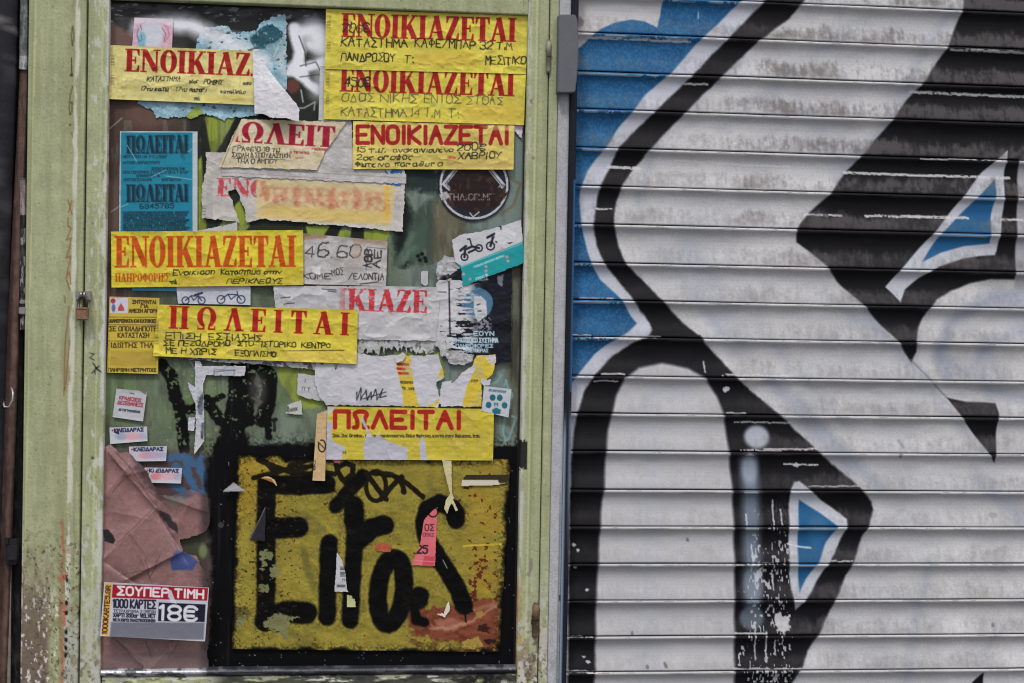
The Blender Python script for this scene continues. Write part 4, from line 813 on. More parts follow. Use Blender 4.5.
def f(p):
    p.fill(YEL, .04, 18, 4); age(p, 15, (200, 178, 58), .4); side_print(p, 325, 68, 117)
    p.text('ΕΝΟΙΚΙΑΖΕΤΑΙ', (339.5, 91.5), (514.5, 96.5), 24, REDI, font='serif')
    p.text('450€', (345, 86.5), (370, 86.5), 8.5, (34, 32, 26), 1.4); g = (84, 82, 66)
    for t, a, b in (('ΟΔΟΣ', (342, 101), (374, 101.6)), ('ΝΙΚΗΣ', (381, 101.8), (417, 102.6)), ('ΕΝΤΟΣ', (424, 102.8), (460, 103.6)), ('ΣΤΟΑΣ', (467, 104), (503, 104.6)), ('ΚΑΤΑΣΤΗΜΑ', (341, 115.8), (406, 117)), ('14 Τ.Μ', (411, 117.2), (440, 117.8)), ('Τ:', (449, 118), (459, 118))): p.text(t, a, b, 8.2, g, 1.15)
    smear(p, 462, 106, 522, 122, (200, 176, 72)); p.cov(lambda X, Y: .25*(np.abs(Y-104-(X-340)*.01) < 3)*sst(.5, .6, fbm(X/9, Y/3, 5))*(X > 400)*(X < 465), (120, 190, 130))
thing('rental_poster', 'bright yellow ΕΝΟΙΚΙΑΖΕΤΑΙ notice handwritten 450€, directly under the 700€ one', 'poster', [(324.5, 67), (526, 72.5), (524, 125), (323.5, 119)], 5, f, GP, step=.5, wr=.0032, ws=34)
thing('paper_strip', 'narrow white paper edge showing left of the 450€ notice', 'paper strip', [(320, 66), (328, 66), (327, 121), (318.5, 120)], 4, lambda p: p.fill((182, 184, 186), .05), GP)
def f(p):
    p.fill((206, 190, 100), .04, 18, 5); age(p, 16, (200, 176, 84), .3)
    p.text('ΕΝΟΙΚΙΑΖΕΤΑΙ', (357.5, 143), (508.5, 143.6), 16.6, (156, 30, 32), 4.0, 'sans')
    for t, a, b, h in (('15 τ.μ.', (357, 152.6), (386, 152.6), 5), ('ανακαινισμενο', (393, 152.4), (453, 152), 4.4), ('200€', (457, 151), (485, 150), 7), ('2ος οροφος', (357, 160), (413, 159.4), 5), ('ΧΑΒΡΙΟΥ', (458, 159), (501, 158), 6), ('Φωτεινο', (356, 166.6), (389, 166.4), 4.6), ('παραθυρο', (394, 166.4), (442, 166), 4.6)): p.text(t, a, b, h, INK, 1.15, sl=.1)
    p.tiny((448, 159), (456, 159), 2.6, (176, 60, 50)); smear(p, 447, 161, 511, 168, (184, 162, 96)); p.poly([(480, 126), (514, 125), (514, 131), (492, 130)], (222, 212, 140), 2, .5, 1)
thing('rental_poster', 'yellow notice in sans serif red capitals handwritten 200€, below the 450€ notice', 'poster', [(353, 121), (514.5, 125), (513.5, 169.5), (353, 169)], 4, f, GP, step=.5, wr=.003, ws=34)
def f(p):
    p.fill((206, 190, 206), .1, 3, 2); p.only([[(510, 124), (523, 125), (522, 138), (514, 131)]], 1, 3, 2)
thing('paper_scrap', 'tiny lilac torn scrap at the right end of the sans serif yellow notice', 'paper scrap', [(509, 122), (525, 122), (525, 140), (509, 140)], 2, f, GP)
def f(p):
    p.fill((205, 190, 54), .03, 20, 6); age(p, 17, (196, 172, 50), .25); o_ = (184, 76, 16)
    p.text('ΕΝΟΙΚΙΑΖΕΤΑΙ', (114.8, 267.6), (296, 267), 31.5, o_, font='serif'); p.text('ΠΛΗΡΟΦΟΡΙΕΣ', (115, 282), (170, 281.6), 8.5, o_, font='serif', soft=.8)
    for t, a, b, h in (('Ενοικιαση', (173, 275), (215, 274.4), 5), ('Καταστημα', (221, 274.4), (260, 274), 5.4), ('στην', (264, 274), (281, 273.6), 4), ('τηλ', (170, 284), (177, 283.6), 4), ('ΠΕΡΙΚΛΕΟΥΣ', (227, 283.6), (282, 283.2), 4.6)): p.text(t, a, b, h, INK, 1.2, sl=.15)
    smear(p, 179, 276, 223, 284.5, (192, 168, 60))
thing('rental_poster', 'strong yellow notice with tall orange ΕΝΟΙΚΙΑΖΕΤΑΙ lettering on the left of the pane', 'poster', [(111, 231.5), (303, 230), (303.5, 285), (111.5, 287.5)], 6, f, GP, step=.5, wr=.0032, ws=34)
def f(p):
    p.fill((190, 168, 62), .03, 20, 7); k = (60, 50, 28)
    p.poly([(110, 298), (128, 298), (128, 313), (110, 313)], (196, 196, 206), .8); p.blob(113, 301, 2.5, 2.5, (150, 40, 50), .5, .9); p.blob(113.5, 308, 2, 4, (70, 80, 130), .6, .8); p.poly([(118, 308), (121, 303), (124, 308), (124, 311), (118, 311)], (176, 60, 50), .9, .9)
    for t, a, b, h in (('ΖΗΤΟΥΝΤΑΙ', (132.5, 303.5), (156, 303.8), 3.2), ('ΓΙΑ', (141, 307.8), (148, 307.8), 3), ('ΑΜΕΣΗ ΑΓΟΡΑ', (129, 312.4), (158, 312.6), 3.2), ('ΔΙΑΜΕΡΙΣΜΑΤΑ ΚΑΙ ΚΑΤΟΙΚΙΕΣ', (109.5, 322.4), (157, 322.6), 3), ('ΣΕ ΟΠΟΙΑΔΗΠΟΤΕ', (109.5, 331), (157, 331), 4.4), ('ΚΑΤΑΣΤΑΣΗ', (118, 337.4), (149, 337.4), 4.4), ('ΙΔΙΩΤΗΣ ΤΗΛ', (111, 347.4), (153, 347.4), 4.6), ('ΠΛΗΡΩΜΗ ΜΕΤΡΗΤΟΙΣ', (108.5, 371.4), (156, 371.6), 3)): p.text(t, a, b, h, k, 1.0, 'sans')
    for y in (317, 324.8, 341): p.line([(109, y), (158, y+.3)], .7, k, .6, .8)
    smear(p, 110, 351, 157, 366, (166, 142, 60)); p.poly([(107, 350), (110, 350), (110, 374), (107, 374)], (200, 180, 70), 1, .5)
thing('purchase_notice', 'small square yellow notice of black print with a tiny picture, at the left edge', 'notice', [(109.5, 296.5), (159.5, 298), (158, 374), (107, 372.5)], 4, f, GP, step=.45)
def f(p):
    p.fill((204, 190, 64), .03, 20, 8); age(p, 18, (196, 172, 54), .3); side_print(p, 154, 314, 352)
    p.gap = .26; p.text('ΠΩΛΕΙΤΑΙ', (168.5, 328.5), (349, 335.6), 23, (160, 30, 22), font='serif')
    for t, a, b, h in (('ΕΠΙΣΗ', (166, 338.6), (200, 339.4), 6), ('ΕΣΤΙΑΣΗΣ', (209, 340), (262, 341.4), 6.2), ('ΣΕ ΠΕΖΟΔΡΟΜΟ', (164, 345.8), (230, 346.2), 5), ('ΣΤΟ', (238, 346), (253, 346.2), 4.6), ('ΙΣΤΟΡΙΚΟ', (261, 346.6), (296, 347.2), 5), ('ΚΕΝΤΡΟ', (302, 347.2), (330, 348), 4.6), ('ΜΕ Η ΧΩΡΙΣ', (166, 353), (216, 355), 5.6), ('ΕΞΟΠΛΙΣΜΟ', (235, 355.6), (276, 356.6), 5.4)): p.text(t, a, b, h, (40, 38, 30), 1.25)
    p.line([(281, 351), (344, 350.4)], .8, INK, .7, .9); p.poly([(281, 351), (357, 352), (357, 364), (279, 361)], (206, 184, 84), 1.2, .7)
thing('sale_poster', 'yellow notice with widely spaced red serif ΠΩΛΕΙΤΑΙ, centre left of the pane', 'poster', [(158, 304.5), (358, 310), (356.5, 364), (153, 356)], 7, f, GP, step=.5, wr=.0032, ws=34)
def f(p):
    p.fill((178, 176, 174), .07, 10, 8); p.cov(lambda X, Y: .5*sst(.52, .64, fbm(X/14, Y/9, 28)), (152, 146, 142)); k = (40, 38, 42)
    p.text('46.60', (304, 258), (360, 258), 13, k, 1.3, sl=.15); p.text('ΚΟΜΕ', (303, 279), (330, 279), 5.5, k, 1.1); p.text('ΜΟΣ', (332, 276), (344, 274), 6.5, k, 1.1); p.text('/ΕΛΟΝΤΙΑ', (349, 279), (384, 280), 6.2, k, 1.2); p.line([(360, 284), (378, 282)], 1, k)
    p.text('ΑΘΒ', (371, 268), (372, 250), 7, k, 1.6); p.text('ΑΕ', (380, 268), (381, 250), 7, k, 1.4); p.line([(366, 270), (367, 247), (386, 249)], .8, k, .8, .6)
    p.poly([(303, 232), (330, 234), (326, 238), (303, 240)], (150, 118, 92), 2, .8, 1); p.poly([(352, 236), (388, 240), (388, 246), (354, 242)], (168, 144, 122), 2, .8, 1); p.blob(357, 252, 5, 9, (170, 150, 132), .8, .6, 1); p.poly([(311, 266), (321, 266), (320, 275), (313, 273)], (206, 206, 208), .8, .95, .5)
thing('handwritten_note', 'stained white note with 46.60 in loose black handwriting, right of the orange lettered notice', 'note', [(300, 233), (387.5, 241), (386, 286), (300, 284)], 3, f, GP, wr=.0018)
def bike(p, x, y, r, d, k=(34, 44, 72)):
    for c in (0, d): 
        pts = [(x+c+r*math.cos(a), y+r*math.sin(a)) for a in np.linspace(0, 6.283, 11)]; p.line(pts, 1.1, k, .8)
    p.line([(x, y), (x+d*.35, y-r*1.3), (x+d*.8, y-r*1.2), (x+d, y)], 1.1, k, .8); p.line([(x+d*.35, y-r*1.3), (x+d*.5, y), (x+d*.8, y-r*1.2)], 1, k, .8); p.line([(x+d*.8, y-r*2), (x+d*.85, y-r*1)], 1, k)
def f(p): p.fill((184, 188, 196), .05); bike(p, 185.5, 300.5, 3.6, 16); bike(p, 221, 299.5, 4, 20); p.line([(195, 295), (202, 293)], 2, (34, 44, 72))
thing('bicycle_flyer', 'thin white flyer strip with two small dark bicycles under the orange lettered notice', 'flyer', [(176, 284), (250.5, 284), (250.5, 305), (178, 303.5)], 3, f, GP, step=.45)
def f(p):
    p.fill((182, 182, 184), .05, 14, 9); p.cov(lambda X, Y: .4*sst(.5, .64, fbm(X/20, Y/9, 29)), (166, 168, 172))
    p.text('ΝΟΙΚΙΑΖΕ', (300, 309.6), (427, 313), 22.5, (186, 48, 56), font='serif', op=.95, fn=lambda X, Y: sst(336, 352, X+8*(fbm(X/4, Y/6, 3)-.5)), wp=.8)
    for q in ([(281, 298), (290, 297)], [(284, 304), (294, 303)], [(322, 289), (336, 290)], [(328, 291), (336, 292)]): p.line(q, 1.1, (48, 46, 50), .8, .8)
    p.cov(lambda X, Y: .5*sst(.66, .7, fbm(X/4, Y/3, 30)), (196, 196, 196)); p.line([(360, 334), (434, 337)], 2, (196, 196, 198), 2, .6)
    p.only([[(273, 286), (300, 286), (436, 286), (440, 300), (436, 341), (300, 338), (275, 306)]], .7, 4, 4)
thing('rental_poster', 'white faded poster with the crimson letters ΙΚΙΑΖΕ, in the middle of the pane', 'poster', [(272, 284.5), (440, 287), (438, 342), (272, 340)], 4, f, GP, step=.5, wr=.0032, ws=34)
def f(p):
    p.fill((176, 178, 180), .1, 8, 9); p.cov(lambda X, Y: .6*sst(.55, .6, fbm(X/5, Y/9, 31)), (150, 156, 144)); p.cov(lambda X, Y: .7*sst(.68, .7, fbm(X/3, Y/6, 41)), (60, 66, 58))
    p.A = np.minimum(p.A, np.clip((350-(p.Y-(p.X-360)*.03)+12*(fbm(p.X/3.2, p.Y/12, 42)-.5)*2)+.5, 0, 1))
thing('torn_poster', 'jagged white strip of torn paper hanging under the faded ΙΚΙΑΖΕ poster', 'torn poster', [(340, 336), (446, 340), (448, 360), (340, 358)], 3, f, GP, wr=.0012, ws=12)

# scooter flyer and navy poster at the right
def f(p):
    p.fill((16, 20, 30), .2, 8, 3); p.blob(477, 303, 16, 15.5, (74, 116, 144), .1, .95, .6); w_ = (186, 190, 194)
    p.poly([(474, 297), (481, 296), (486, 301), (487, 315), (478, 323), (474, 312)], w_, 1, 1, .6); p.line([(477, 305), (480, 304)], 1.2, (40, 46, 56)); p.line([(478, 311), (481, 311)], 1.2, (40, 46, 56))
    n = lambda X, Y: sst(.47, .50, fbm(X/9, Y/2.0, 50)+.30*(1-sst(440, 474, X+.25*(Y-300)))-.12*sst(480, 496, X))
    p.cov(lambda X, Y: n(X, Y)*(Y > 280)*(Y < 352)*(1-sst(466, 484, X))*.98, (192, 193, 197))
    p.cov(lambda X, Y: .85*sst(474, 480, X)*(1-sst(488, 494, X))*sst(314, 320, Y)*(1-sst(328, 333, Y))*(vn(X/1.5, Y/1.5, 5) > .45), (150, 156, 164))
    p.line([(449, 280), (450, 335)], 1.6, (26, 28, 36), .8, .9); p.line([(437, 292), (446, 292)], 1, (30, 30, 36), .8, .8)
    for t, a, b, h, w2 in (('ΕΟΥΝ', (474, 335.4), (494, 335.4), 3.8, 1.2), ('ΤΟ ΠΟΛΙΤΙΚΟ ΣΥΣΤΗΜΑ', (452, 342.2), (498, 342.2), 4, 1.2), ('ΠΛΗΡΟΦΟΡΙΕΣ', (456, 347.4), (493, 347.4), 3.2, .9), ('ΕΛΕΥΘΕΡΙΑΣ', (466, 352), (488, 352), 3, .9), ('ΕΚΔΟΣΕΙΣ', (466, 281.5), (488, 279.5), 3.4, 1)): p.text(t, a, b, h, (170, 196, 208), w2, 'sans')
    p.poly([(497, 276), (504, 274), (502, 287), (498, 284)], (150, 156, 160), 1, .7, 1, 2); p.line([(436, 282), (452, 268), (470, 264)], 1.4, (150, 140, 130), 1, .6, 1); p.line([(446, 272), (449, 284)], 2, (110, 96, 80), 1.5, .6)
    p.only([[(452, 262), (470, 256), (512, 258), (511, 362), (500, 362), (492, 366), (480, 356), (462, 352), (440, 350), (436, 345), (436, 284), (446, 270)]], 1.2, 4, 4)
thing('event_poster', 'dark navy poster with a pale blue disc and white scratched left half', 'poster', [(434, 252), (514, 252), (513, 370), (434, 358)], 3, f, GP, step=.5, wr=.0032, ws=34)
def f(p):
    p.fill((170, 172, 176), .12, 6, 3); p.cov(lambda X, Y: .6*sst(.5, .6, fbm(X/5, Y/5, 43)), (130, 128, 118)); p.only([[(438, 262), (444, 256), (456, 258), (460, 268), (450, 280), (440, 284), (436, 276)], [(444, 350), (474, 354), (472, 362), (462, 366), (448, 362)]], 2, 4, 3)
thing('torn_poster', 'whitish torn paper remnants peeling round the lower left of the navy poster', 'torn poster', [(434, 250), (480, 250), (480, 370), (434, 370)], 4, f, GP, wr=.0016, ws=10)
def f(p):
    p.fill((190, 192, 196), .04, 8, 4); k = (28, 32, 44)
    p.poly([(455, 262), (462, 266), (524, 241), (530, 239), (530, 266), (460, 290)], (30, 146, 150), .9); p.line([(461, 267), (523, 243)], 1, (150, 196, 200), .8, .7)
    def scoot(x, y, s, a):
        c, d = math.cos(a), math.sin(a); M = lambda u, v: (x+s*(u*c-v*d), y+s*(u*d+v*c))
        for u in (0, 1): p.line([M(u+.2*math.cos(q), .2*math.sin(q)) for q in np.linspace(0, 6.283, 11)], 1.5, k, .8)
        p.line([M(0, 0), M(.25, -.35), M(.7, -.3), M(1, 0)], 2.4, k, .8); p.line([M(.7, -.3), M(.82, -.75), M(.7, -.8)], 1.4, k, .8); p.line([M(.0, -.45), M(.4, -.5)], 2.6, k, .8); p.line([M(.35, -.1), M(.75, -.05)], 2.2, k, .8)
    scoot(464.5, 257, 17, -.55); scoot(490.5, 246, 20, -.35)
    p.poly([(496, 230), (508, 229), (516, 233), (514, 242), (500, 244), (494, 238)], (204, 206, 208), 1, .95, 1)
    for a, b in ((463.6, 274), (470, 279), (486, 266.5), (486, 271), (486.6, 275), (508, 261), (507, 257), (502, 249)): p.blob(a, b, 1.5, 1.5, (190, 150, 150), .4, .9)
    p.tiny((474, 268), (505, 256), 1.6, (180, 216, 218), .7); p.tiny((476, 280), (488, 276), 2, (190, 220, 222), .8)
    p.only([[(452, 240), (462, 234), (480, 232), (521, 220), (523, 243), (527.5, 262), (500, 272), (463, 286), (461, 268), (455, 262)]], .9, 4, 4)
thing('scooter_flyer', 'tilted white and teal flyer with two small scooters overlapping the right edge', 'flyer', [(448, 226), (529, 216), (530, 268), (455, 292)], 6, f, GP, step=.5, disp=lambda X, Y, u, v: .005*u*u)
def f(p):
    R_ = np.hypot(p.X-474, p.Y-185); p.fill((28, 32, 44), .1); br = (34, 22, 20)
    p.C[(R_ > 32.2) & (R_ < 34.4)] = np.array((176, 180, 186))/255
    p.poly([(450, 178), (462, 168), (500, 168), (500, 190), (496, 206), (478, 212), (456, 208), (446, 198)], br, 2.5, 1, 3, 6, 2)
    for q in ([(455, 169), (443, 184), (453, 193)], [(491, 169), (504, 185), (496, 194)]): p.line(q, 2.6, (178, 182, 190), .8); p.line([(x+3.2*(1 if x < 474 else -1), y) for x, y in q], 1, (178, 182, 190), .8)
    p.poly([(456, 176), (470, 166), (488, 166), (494, 186), (508, 192), (498, 206), (478, 212), (452, 208), (446, 196)], br, 2, .97, 3, 5, 2)
    p.cov(lambda X, Y: .5*sst(.6, .68, fbm(X/4, Y/6, 44)), (84, 58, 50)); k = (178, 180, 184)
    p.poly([(439, 194), (447, 191), (450, 198), (440, 200)], k, 1, .9, 1, 2); p.text('ΑΤΗΛ.ΟΠ.ΜΓ', (442, 200), (494, 200), 6, (150, 134, 128), 1.0, 'sans', fn=lambda X, Y: (vn(X/1.6, Y/1.6, 6) > .35)*.9); p.line([(470, 213), (473, 217), (479, 212)], 1.2, k)
    p.only([[(474+36*math.cos(a), 185+36*math.sin(a)) for a in np.linspace(0, 6.2, 40)]], .6, 4, 4)
thing('round_sticker', 'black round sticker with a white ring under a dark brown smear, upper right', 'sticker', [(436, 146), (513, 146), (513, 223), (436, 223)], 1, f, GP, step=.5, wr=.0004)
def f(p): p.fill((52, 96, 150), .08); p.only([[(385, 169), (402, 169), (401, 186), (386, 184)]], .6, 4, 2); p.poly([(385, 169), (392, 169), (389, 174)], (190, 194, 200), .8)
thing('paper_scrap', 'small blue scrap poking out under the sans serif yellow notice', 'paper scrap', [(384, 165), (404, 165), (404, 188), (384, 188)], 3, f, GP)
def f(p): p.fill((178, 180, 184), .05); p.only([[(421, 271), (428, 271), (428, 284), (425, 286), (421, 283)]], .4)
thing('paper_scrap', 'small white rectangular scrap on bare greenish glass left of the navy poster', 'paper scrap', [(419, 269), (430, 269), (430, 288), (419, 288)], 1, f, GP)
def f(p): p.fill((180, 182, 184), .05); p.tiny((214, 229), (226, 226), 2.6, (70, 70, 74)); p.only([[(198, 230.5), (222, 226), (237, 222), (237.5, 232), (198, 233)]], .3)
thing('paper_scrap', 'white paper corner rising above the orange lettered notice, beside the blue flyer', 'paper scrap', [(196, 220), (239, 220), (239, 234), (196, 234)], 3, f, GP)

# torn yellow and white sheet, and the intact one below
def f(p):
    p.fill((204, 180, 60), .05, 12, 3); wt = (190, 191, 196)
    p.text('Ε.', (394, 373), (417, 374), 9, (176, 36, 34), 2.6, 'sans'); p.tiny((398, 383), (418, 384), 2, INK); p.tiny((398, 389), (420, 390), 2, INK); p.tiny((468, 382), (478, 382), 2, INK)
    for q, s in (([(300, 350), (398, 350), (397, 368), (402, 390), (404, 412), (300, 412)], 1), ([(409, 350), (437, 350), (442, 366), (436, 380), (440, 392), (436, 402), (424, 408), (419, 408), (414, 386)], 2), ([(452, 382), (472, 364), (476, 368), (466, 388), (461, 412), (432, 412), (440, 400), (436, 396), (446, 390)], 3), ([(436, 378), (452, 376), (450, 396), (434, 400)], 4)):
        p.poly(q, wt, 1.1, 1, 1.0, 5, s)
    p.cov(lambda X, Y: .35*sst(.5, .64, fbm(X/12, Y/12, 46)), (160, 164, 172)); p.poly([(326, 402), (404, 403), (404, 410), (326, 410)], (158, 158, 160), 2, .5)
    k = (40, 40, 44); p.line([(357, 392), (357, 400), (361, 388), (361, 400), (366, 390), (367, 400), (371, 392), (371, 399), (376, 389), (377, 400), (383, 389), (380, 398), (386, 396)], 1.2, k, .7, .9, .8); p.line([(363, 399), (386, 392)], .9, k)
    p.poly([(484, 356), (496, 355), (500, 360), (492, 366)], (196, 196, 196), 1, .9, .8)
    p.only([[(316, 360), (322, 365), (330, 356), (336, 370), (341, 356), (352, 360), (356, 352), (372, 356), (398, 355), (420, 356), (438, 354), (442, 368), (444, 378), (436, 382), (440, 402), (438, 407), (400, 406), (326, 405), (320, 398), (314, 380)], [(441, 404), (452, 384), (461, 374), (472, 366), (476, 356), (496, 355), (496, 362), (493, 374), (482, 384), (481, 407), (441, 406)], [(442, 382), (452, 380), (450, 404), (438, 404)]], 1.3, 4, 7)
thing('sale_poster', 'ragged mostly white poster with yellow wedges and a single red Ε, above the sans ΠΩΛΕΙΤΑΙ notice', 'poster', [(310, 350), (499, 352), (499, 410), (310, 410)], 5, f, GP, step=.5, wr=.0011, ws=16)
def f(p):
    p.fill((190, 176, 58), .03, 16, 3); age(p, 19, (190, 164, 56), .3); wt = (176, 176, 186)
    p.text('ΠΩΛΕΙΤΑΙ', (335, 427.4), (461, 428.2), 16, (160, 32, 26), 4.4, 'sans'); p.text('2ου. 2ος Όροφος. πλήρη ανακαινισμένο. Πολύ Φωτεινό. κοντά στην θάλασσα. 1επι.'.replace('Ό', 'Ο'), (333, 437), (480, 437.4), 3, (60, 52, 30), .8, 'sans'); p.text('6.', (331, 443), (334, 443), 3, INK, .8, 'sans')
    for y in (441.5, 446.5, 451.5): p.line([(345, y), (486, y+.4)], .5, (160, 140, 60), .6, .6)
    for q, s in (([(363, 462), (364, 444), (367, 432), (361, 420), (363, 417), (368, 430), (374, 439), (378, 433), (384, 440), (407.5, 448), (407.5, 462)], 1), ([(324, 416), (333, 424), (331, 438), (338, 444), (346, 447), (342, 456), (343, 462), (324, 462)], 2), ([(419, 442), (421, 438), (424, 437), (426, 450), (427.5, 462), (421, 462)], 3)): p.poly(q, wt, 1, 1, .9, 4, s)
    p.poly([(324, 405), (336, 407), (330, 414), (326, 420)], (190, 190, 190), 1.2, .9, .6); p.tiny((343, 454), (349, 454), 2.4, INK)
thing('sale_poster', 'yellow notice reading ΠΩΛΕΙΤΑΙ in bold sans capitals, torn white at its lower left', 'poster', [(327.5, 406.5), (494, 409), (493, 460.5), (326, 459.5)], 6, f, GP, step=.5, wr=.0026, ws=34)
def f(p):
    p.fill((196, 168, 124), .05, 6, 3); p.cov(lambda X, Y: .3*sst(.5, .6, fbm(X/2, Y/20, 47)), (176, 148, 104)); k = (44, 38, 34); p.line([(322+3.6*math.cos(a), 446+6*math.sin(a)) for a in np.linspace(-1.9, 3.6, 12)], 1.4, k, .8); p.line([(318, 442), (325, 449)], 1, k); p.text('ΕΒ', (315, 434), (315, 426), 3, k, .8); p.text('80', (315, 470), (315.5, 461), 3, k, .8)
thing('paper_strip', 'narrow beige upright strip with a black looped scribble left of the torn yellow notice', 'paper strip', [(317, 414), (327, 410), (325, 481), (312.5, 480.5)], 8, f, GP, step=.45)
def f(p):
    p.fill((184, 188, 192), .03); tl = (30, 100, 116); p.tiny((489, 391), (506, 393), 1.8, tl)
    for a, b in ((488.6, 405), (492.6, 397.6), (499.8, 397.8), (504.6, 405.4)): p.blob(a, b, 2.9, 3.2, tl, .25)
    p.blob(496.5, 404.5, 2.4, 2.6, (150, 180, 184), .3); p.poly([(493, 414), (492, 410), (496, 407.5), (501, 410), (500, 414)], tl, .9); p.text('Μ', (494.5, 406), (498, 406), 3, tl, .8, 'sans')
thing('paw_sticker', 'white square sticker with teal paw print, right of the yellow notices', 'sticker', [(484, 386), (511.5, 389), (508.5, 417.5), (481.5, 411)], 7, f, GP, step=.4, mat=GLOSSY())
def f(p):
    p.fill((178, 180, 184), .03); p.text('ΚΡΑΔΕΣΕΙΣ', (119.5, 399), (141, 402), 3, (150, 50, 70), .9, 'sans'); p.text('ΔΕΙΣΘΑΝΕΙΣ', (117.5, 404), (143, 407), 3.4, (150, 50, 70), .9, 'sans'); p.text('ΕΓΓΕΓΡΑΜΜΕΝΟΣ', (119, 410.5), (140, 413), 1.8, (40, 44, 70), .7, 'sans'); p.line([(130, 393), (134, 394)], 1, (90, 92, 96)); p.poly([(138, 390), (147, 391), (146, 395)], (90, 100, 90), .8, .8)
thing('small_label', 'small tilted white label with two red lines on bare greenish glass, left side', 'label', [(116.5, 388.5), (147, 391.5), (143, 421.5), (112.5, 417)], 2, f, GP, step=.4)
for k_, (q, lb) in enumerate([([(109.5, 427.5), (147, 426.5), (147.5, 441), (110, 444)], 'small white ΚΛΕΙΔΑΡΑΣ sticker with a bottom spike, highest of the three'), ([(129, 446.5), (167, 446), (166, 461), (129.5, 461.5)], 'small white ΚΛΕΙΔΑΡΑΣ sticker, middle of the three, left of the blue smear'), ([(144.5, 467.5), (182, 468), (181, 483.5), (144, 482.5)], 'small white ΚΛΕΙΔΑΡΑΣ sticker, lowest of the three, partly scuffed')]):
    def f(p, q=q, k_=k_):
        x, y = q[0]; p.fill((186, 188, 194), .02); dy = (q[1][1]-q[0][1])
        p.text('ΚΛΕΙΔΑΡΑΣ', (x+5, y+4.6), (x+34, y+4.6+dy), 3.2, (34, 42, 84), 1.1, 'sans'); p.blob(x+3, y+3, 1, 1, (190, 60, 70)); p.blob(x+(12, 16, 12)[k_], y+9, 6, 3.6, ((140, 150, 178), (206, 140, 146), (206, 110, 120))[k_], .8, .8); p.blob(x+24, y+9, 9, 3.6, ((206, 150, 156), (170, 150, 176), (204, 160, 166))[k_], .8, .8)
        p.blob(x+33, y+9, 4, 4, (150, 158, 186), .8, .6)
        if k_ == 2: p.poly([(x+9, y-1), (x+14, y), (x+10, y+5)], (196, 198, 202), 1)
        if k_ == 0: p.line([(x+6, y+5), (x+9, y+6), (x+8, y+2)], 1.4, (24, 26, 36), .8)
    qq = q
    thing('locksmith_sticker', lb, 'sticker', qq, 3, f, GS, step=.35, wr=.0003, mat=GLOSSY())
def f(p):
    p.fill((184, 188, 200), .02); x0, y0 = 104.5, 582
    p.poly([(105.5, 583.5), (111.8, 584.2), (108.2, 636), (101.5, 635)], (206, 164, 56), .7); p.text('1000KARTES.GR'.replace('K', 'Κ').replace('A', 'Α').replace('T', 'Τ').replace('E', 'Ε'), (106.8, 633.5), (110.6, 586), 4.6, (70, 34, 28), 1.1, 'sans')
    p.poly([(112.8, 584.4), (208.2, 588.2), (207, 600.8), (111.8, 597.6)], (152, 24, 36), .7); p.text('ΣΟΥΠΕΡ ΤΙΜΗ', (117.5, 594.6), (203.5, 598.4), 8, (216, 216, 220), 2.1, 'sans')
    p.text('1000 ΚΑΡΤΕΣ', (113.6, 607.4), (155.5, 608.6), 8, (28, 32, 48), 1.7, 'sans'); p.text('ΤΕΤΡΑΧΡΩΜΙΑ 2 ΟΨΕΩΝ', (113.6, 612.4), (155.5, 613.4), 2.8, (70, 72, 84), .7, 'sans'); p.text('ΧΑΡΤΙ 350gr VELVET'.replace('T', 'Τ').replace('E', 'Ε'), (113.4, 616.8), (155.2, 617.8), 3.4, (28, 32, 48), 1.1, 'sans'); p.text('ΜΕ Η ΧΩΡΙΣ ΠΛΑΣΤΙΚΟΠΟΙΗΣΗ', (113.2, 621), (155, 622), 2.4, (28, 32, 48), .9, 'sans')
    p.poly([(158.8, 602.4), (205.6, 604.4), (204.6, 622), (158, 621)], (24, 28, 44), .7); p.text('18€', (161, 619.4), (197, 621), 14, (206, 208, 214), 3.0, 'sans')
    p.poly([(111, 622), (204.6, 622.6), (203.6, 640), (109.5, 638)], (104, 107, 118), 2, .95); p.poly([(168, 591), (171, 590), (174, 598), (177, 604), (172, 603), (168, 597)], (196, 200, 210), .8, .9, .5)
thing('price_card', 'white card headed ΣΟΥΠΕΡ ΤΙΜΗ in a red band with 18€, lower left corner', 'card', [(104.4, 582), (209, 587.6), (205, 641.4), (99.8, 636)], 9, f, GP, step=.4, mat=GLOSSY(), wr=.0006, disp=lambda X, Y, u, v: .022+0*u)

# crumpled brown paper stuck behind the card
def crumple(X, Y):
    h = 0*X+2.0+.35*(fbm(X/30, Y/30, 88, 2)-.5)
    for (ax, ay, bx, by, a, wd_) in ((108, 452, 160, 514, 1.5, 26), (158, 506, 102, 560, 1.4, 30), (154, 508, 186, 560, -1.3, 24), (126, 580, 182, 552, 1.5, 22), (104, 562, 136, 584, -1.2, 20), (114, 636, 148, 672, 1.0, 24), (178, 636, 150, 670, 1.2, 22),
                                  (132, 462, 104, 496, .7, 16), (122, 476, 150, 470, .6, 12), (160, 496, 206, 512, .9, 18), (140, 556, 152, 580, .6, 12), (128, 530, 146, 556, .5, 14), (108, 604, 150, 596, .8, 22), (150, 590, 200, 600, .8, 22), (112, 512, 150, 520, .5, 14), (190, 500, 176, 530, .6, 14)):
        ex, ey = bx-ax, by-ay; L = math.hypot(ex, ey); sd = ((X-ax)*ey-(Y-ay)*ex)/L+1.2*(fbm(X/12, Y/12, int(ax))-.5); t = ((X-ax)*ex+(Y-ay)*ey)/L
        along = sst(-8, 6, t)*(1-sst(L-6, L+10, t)); prof_ = np.where(sd > 0, np.exp(-sd/wd_), np.exp(sd/3.0))
        h = h+a*along*(prof_-.15)
    return h
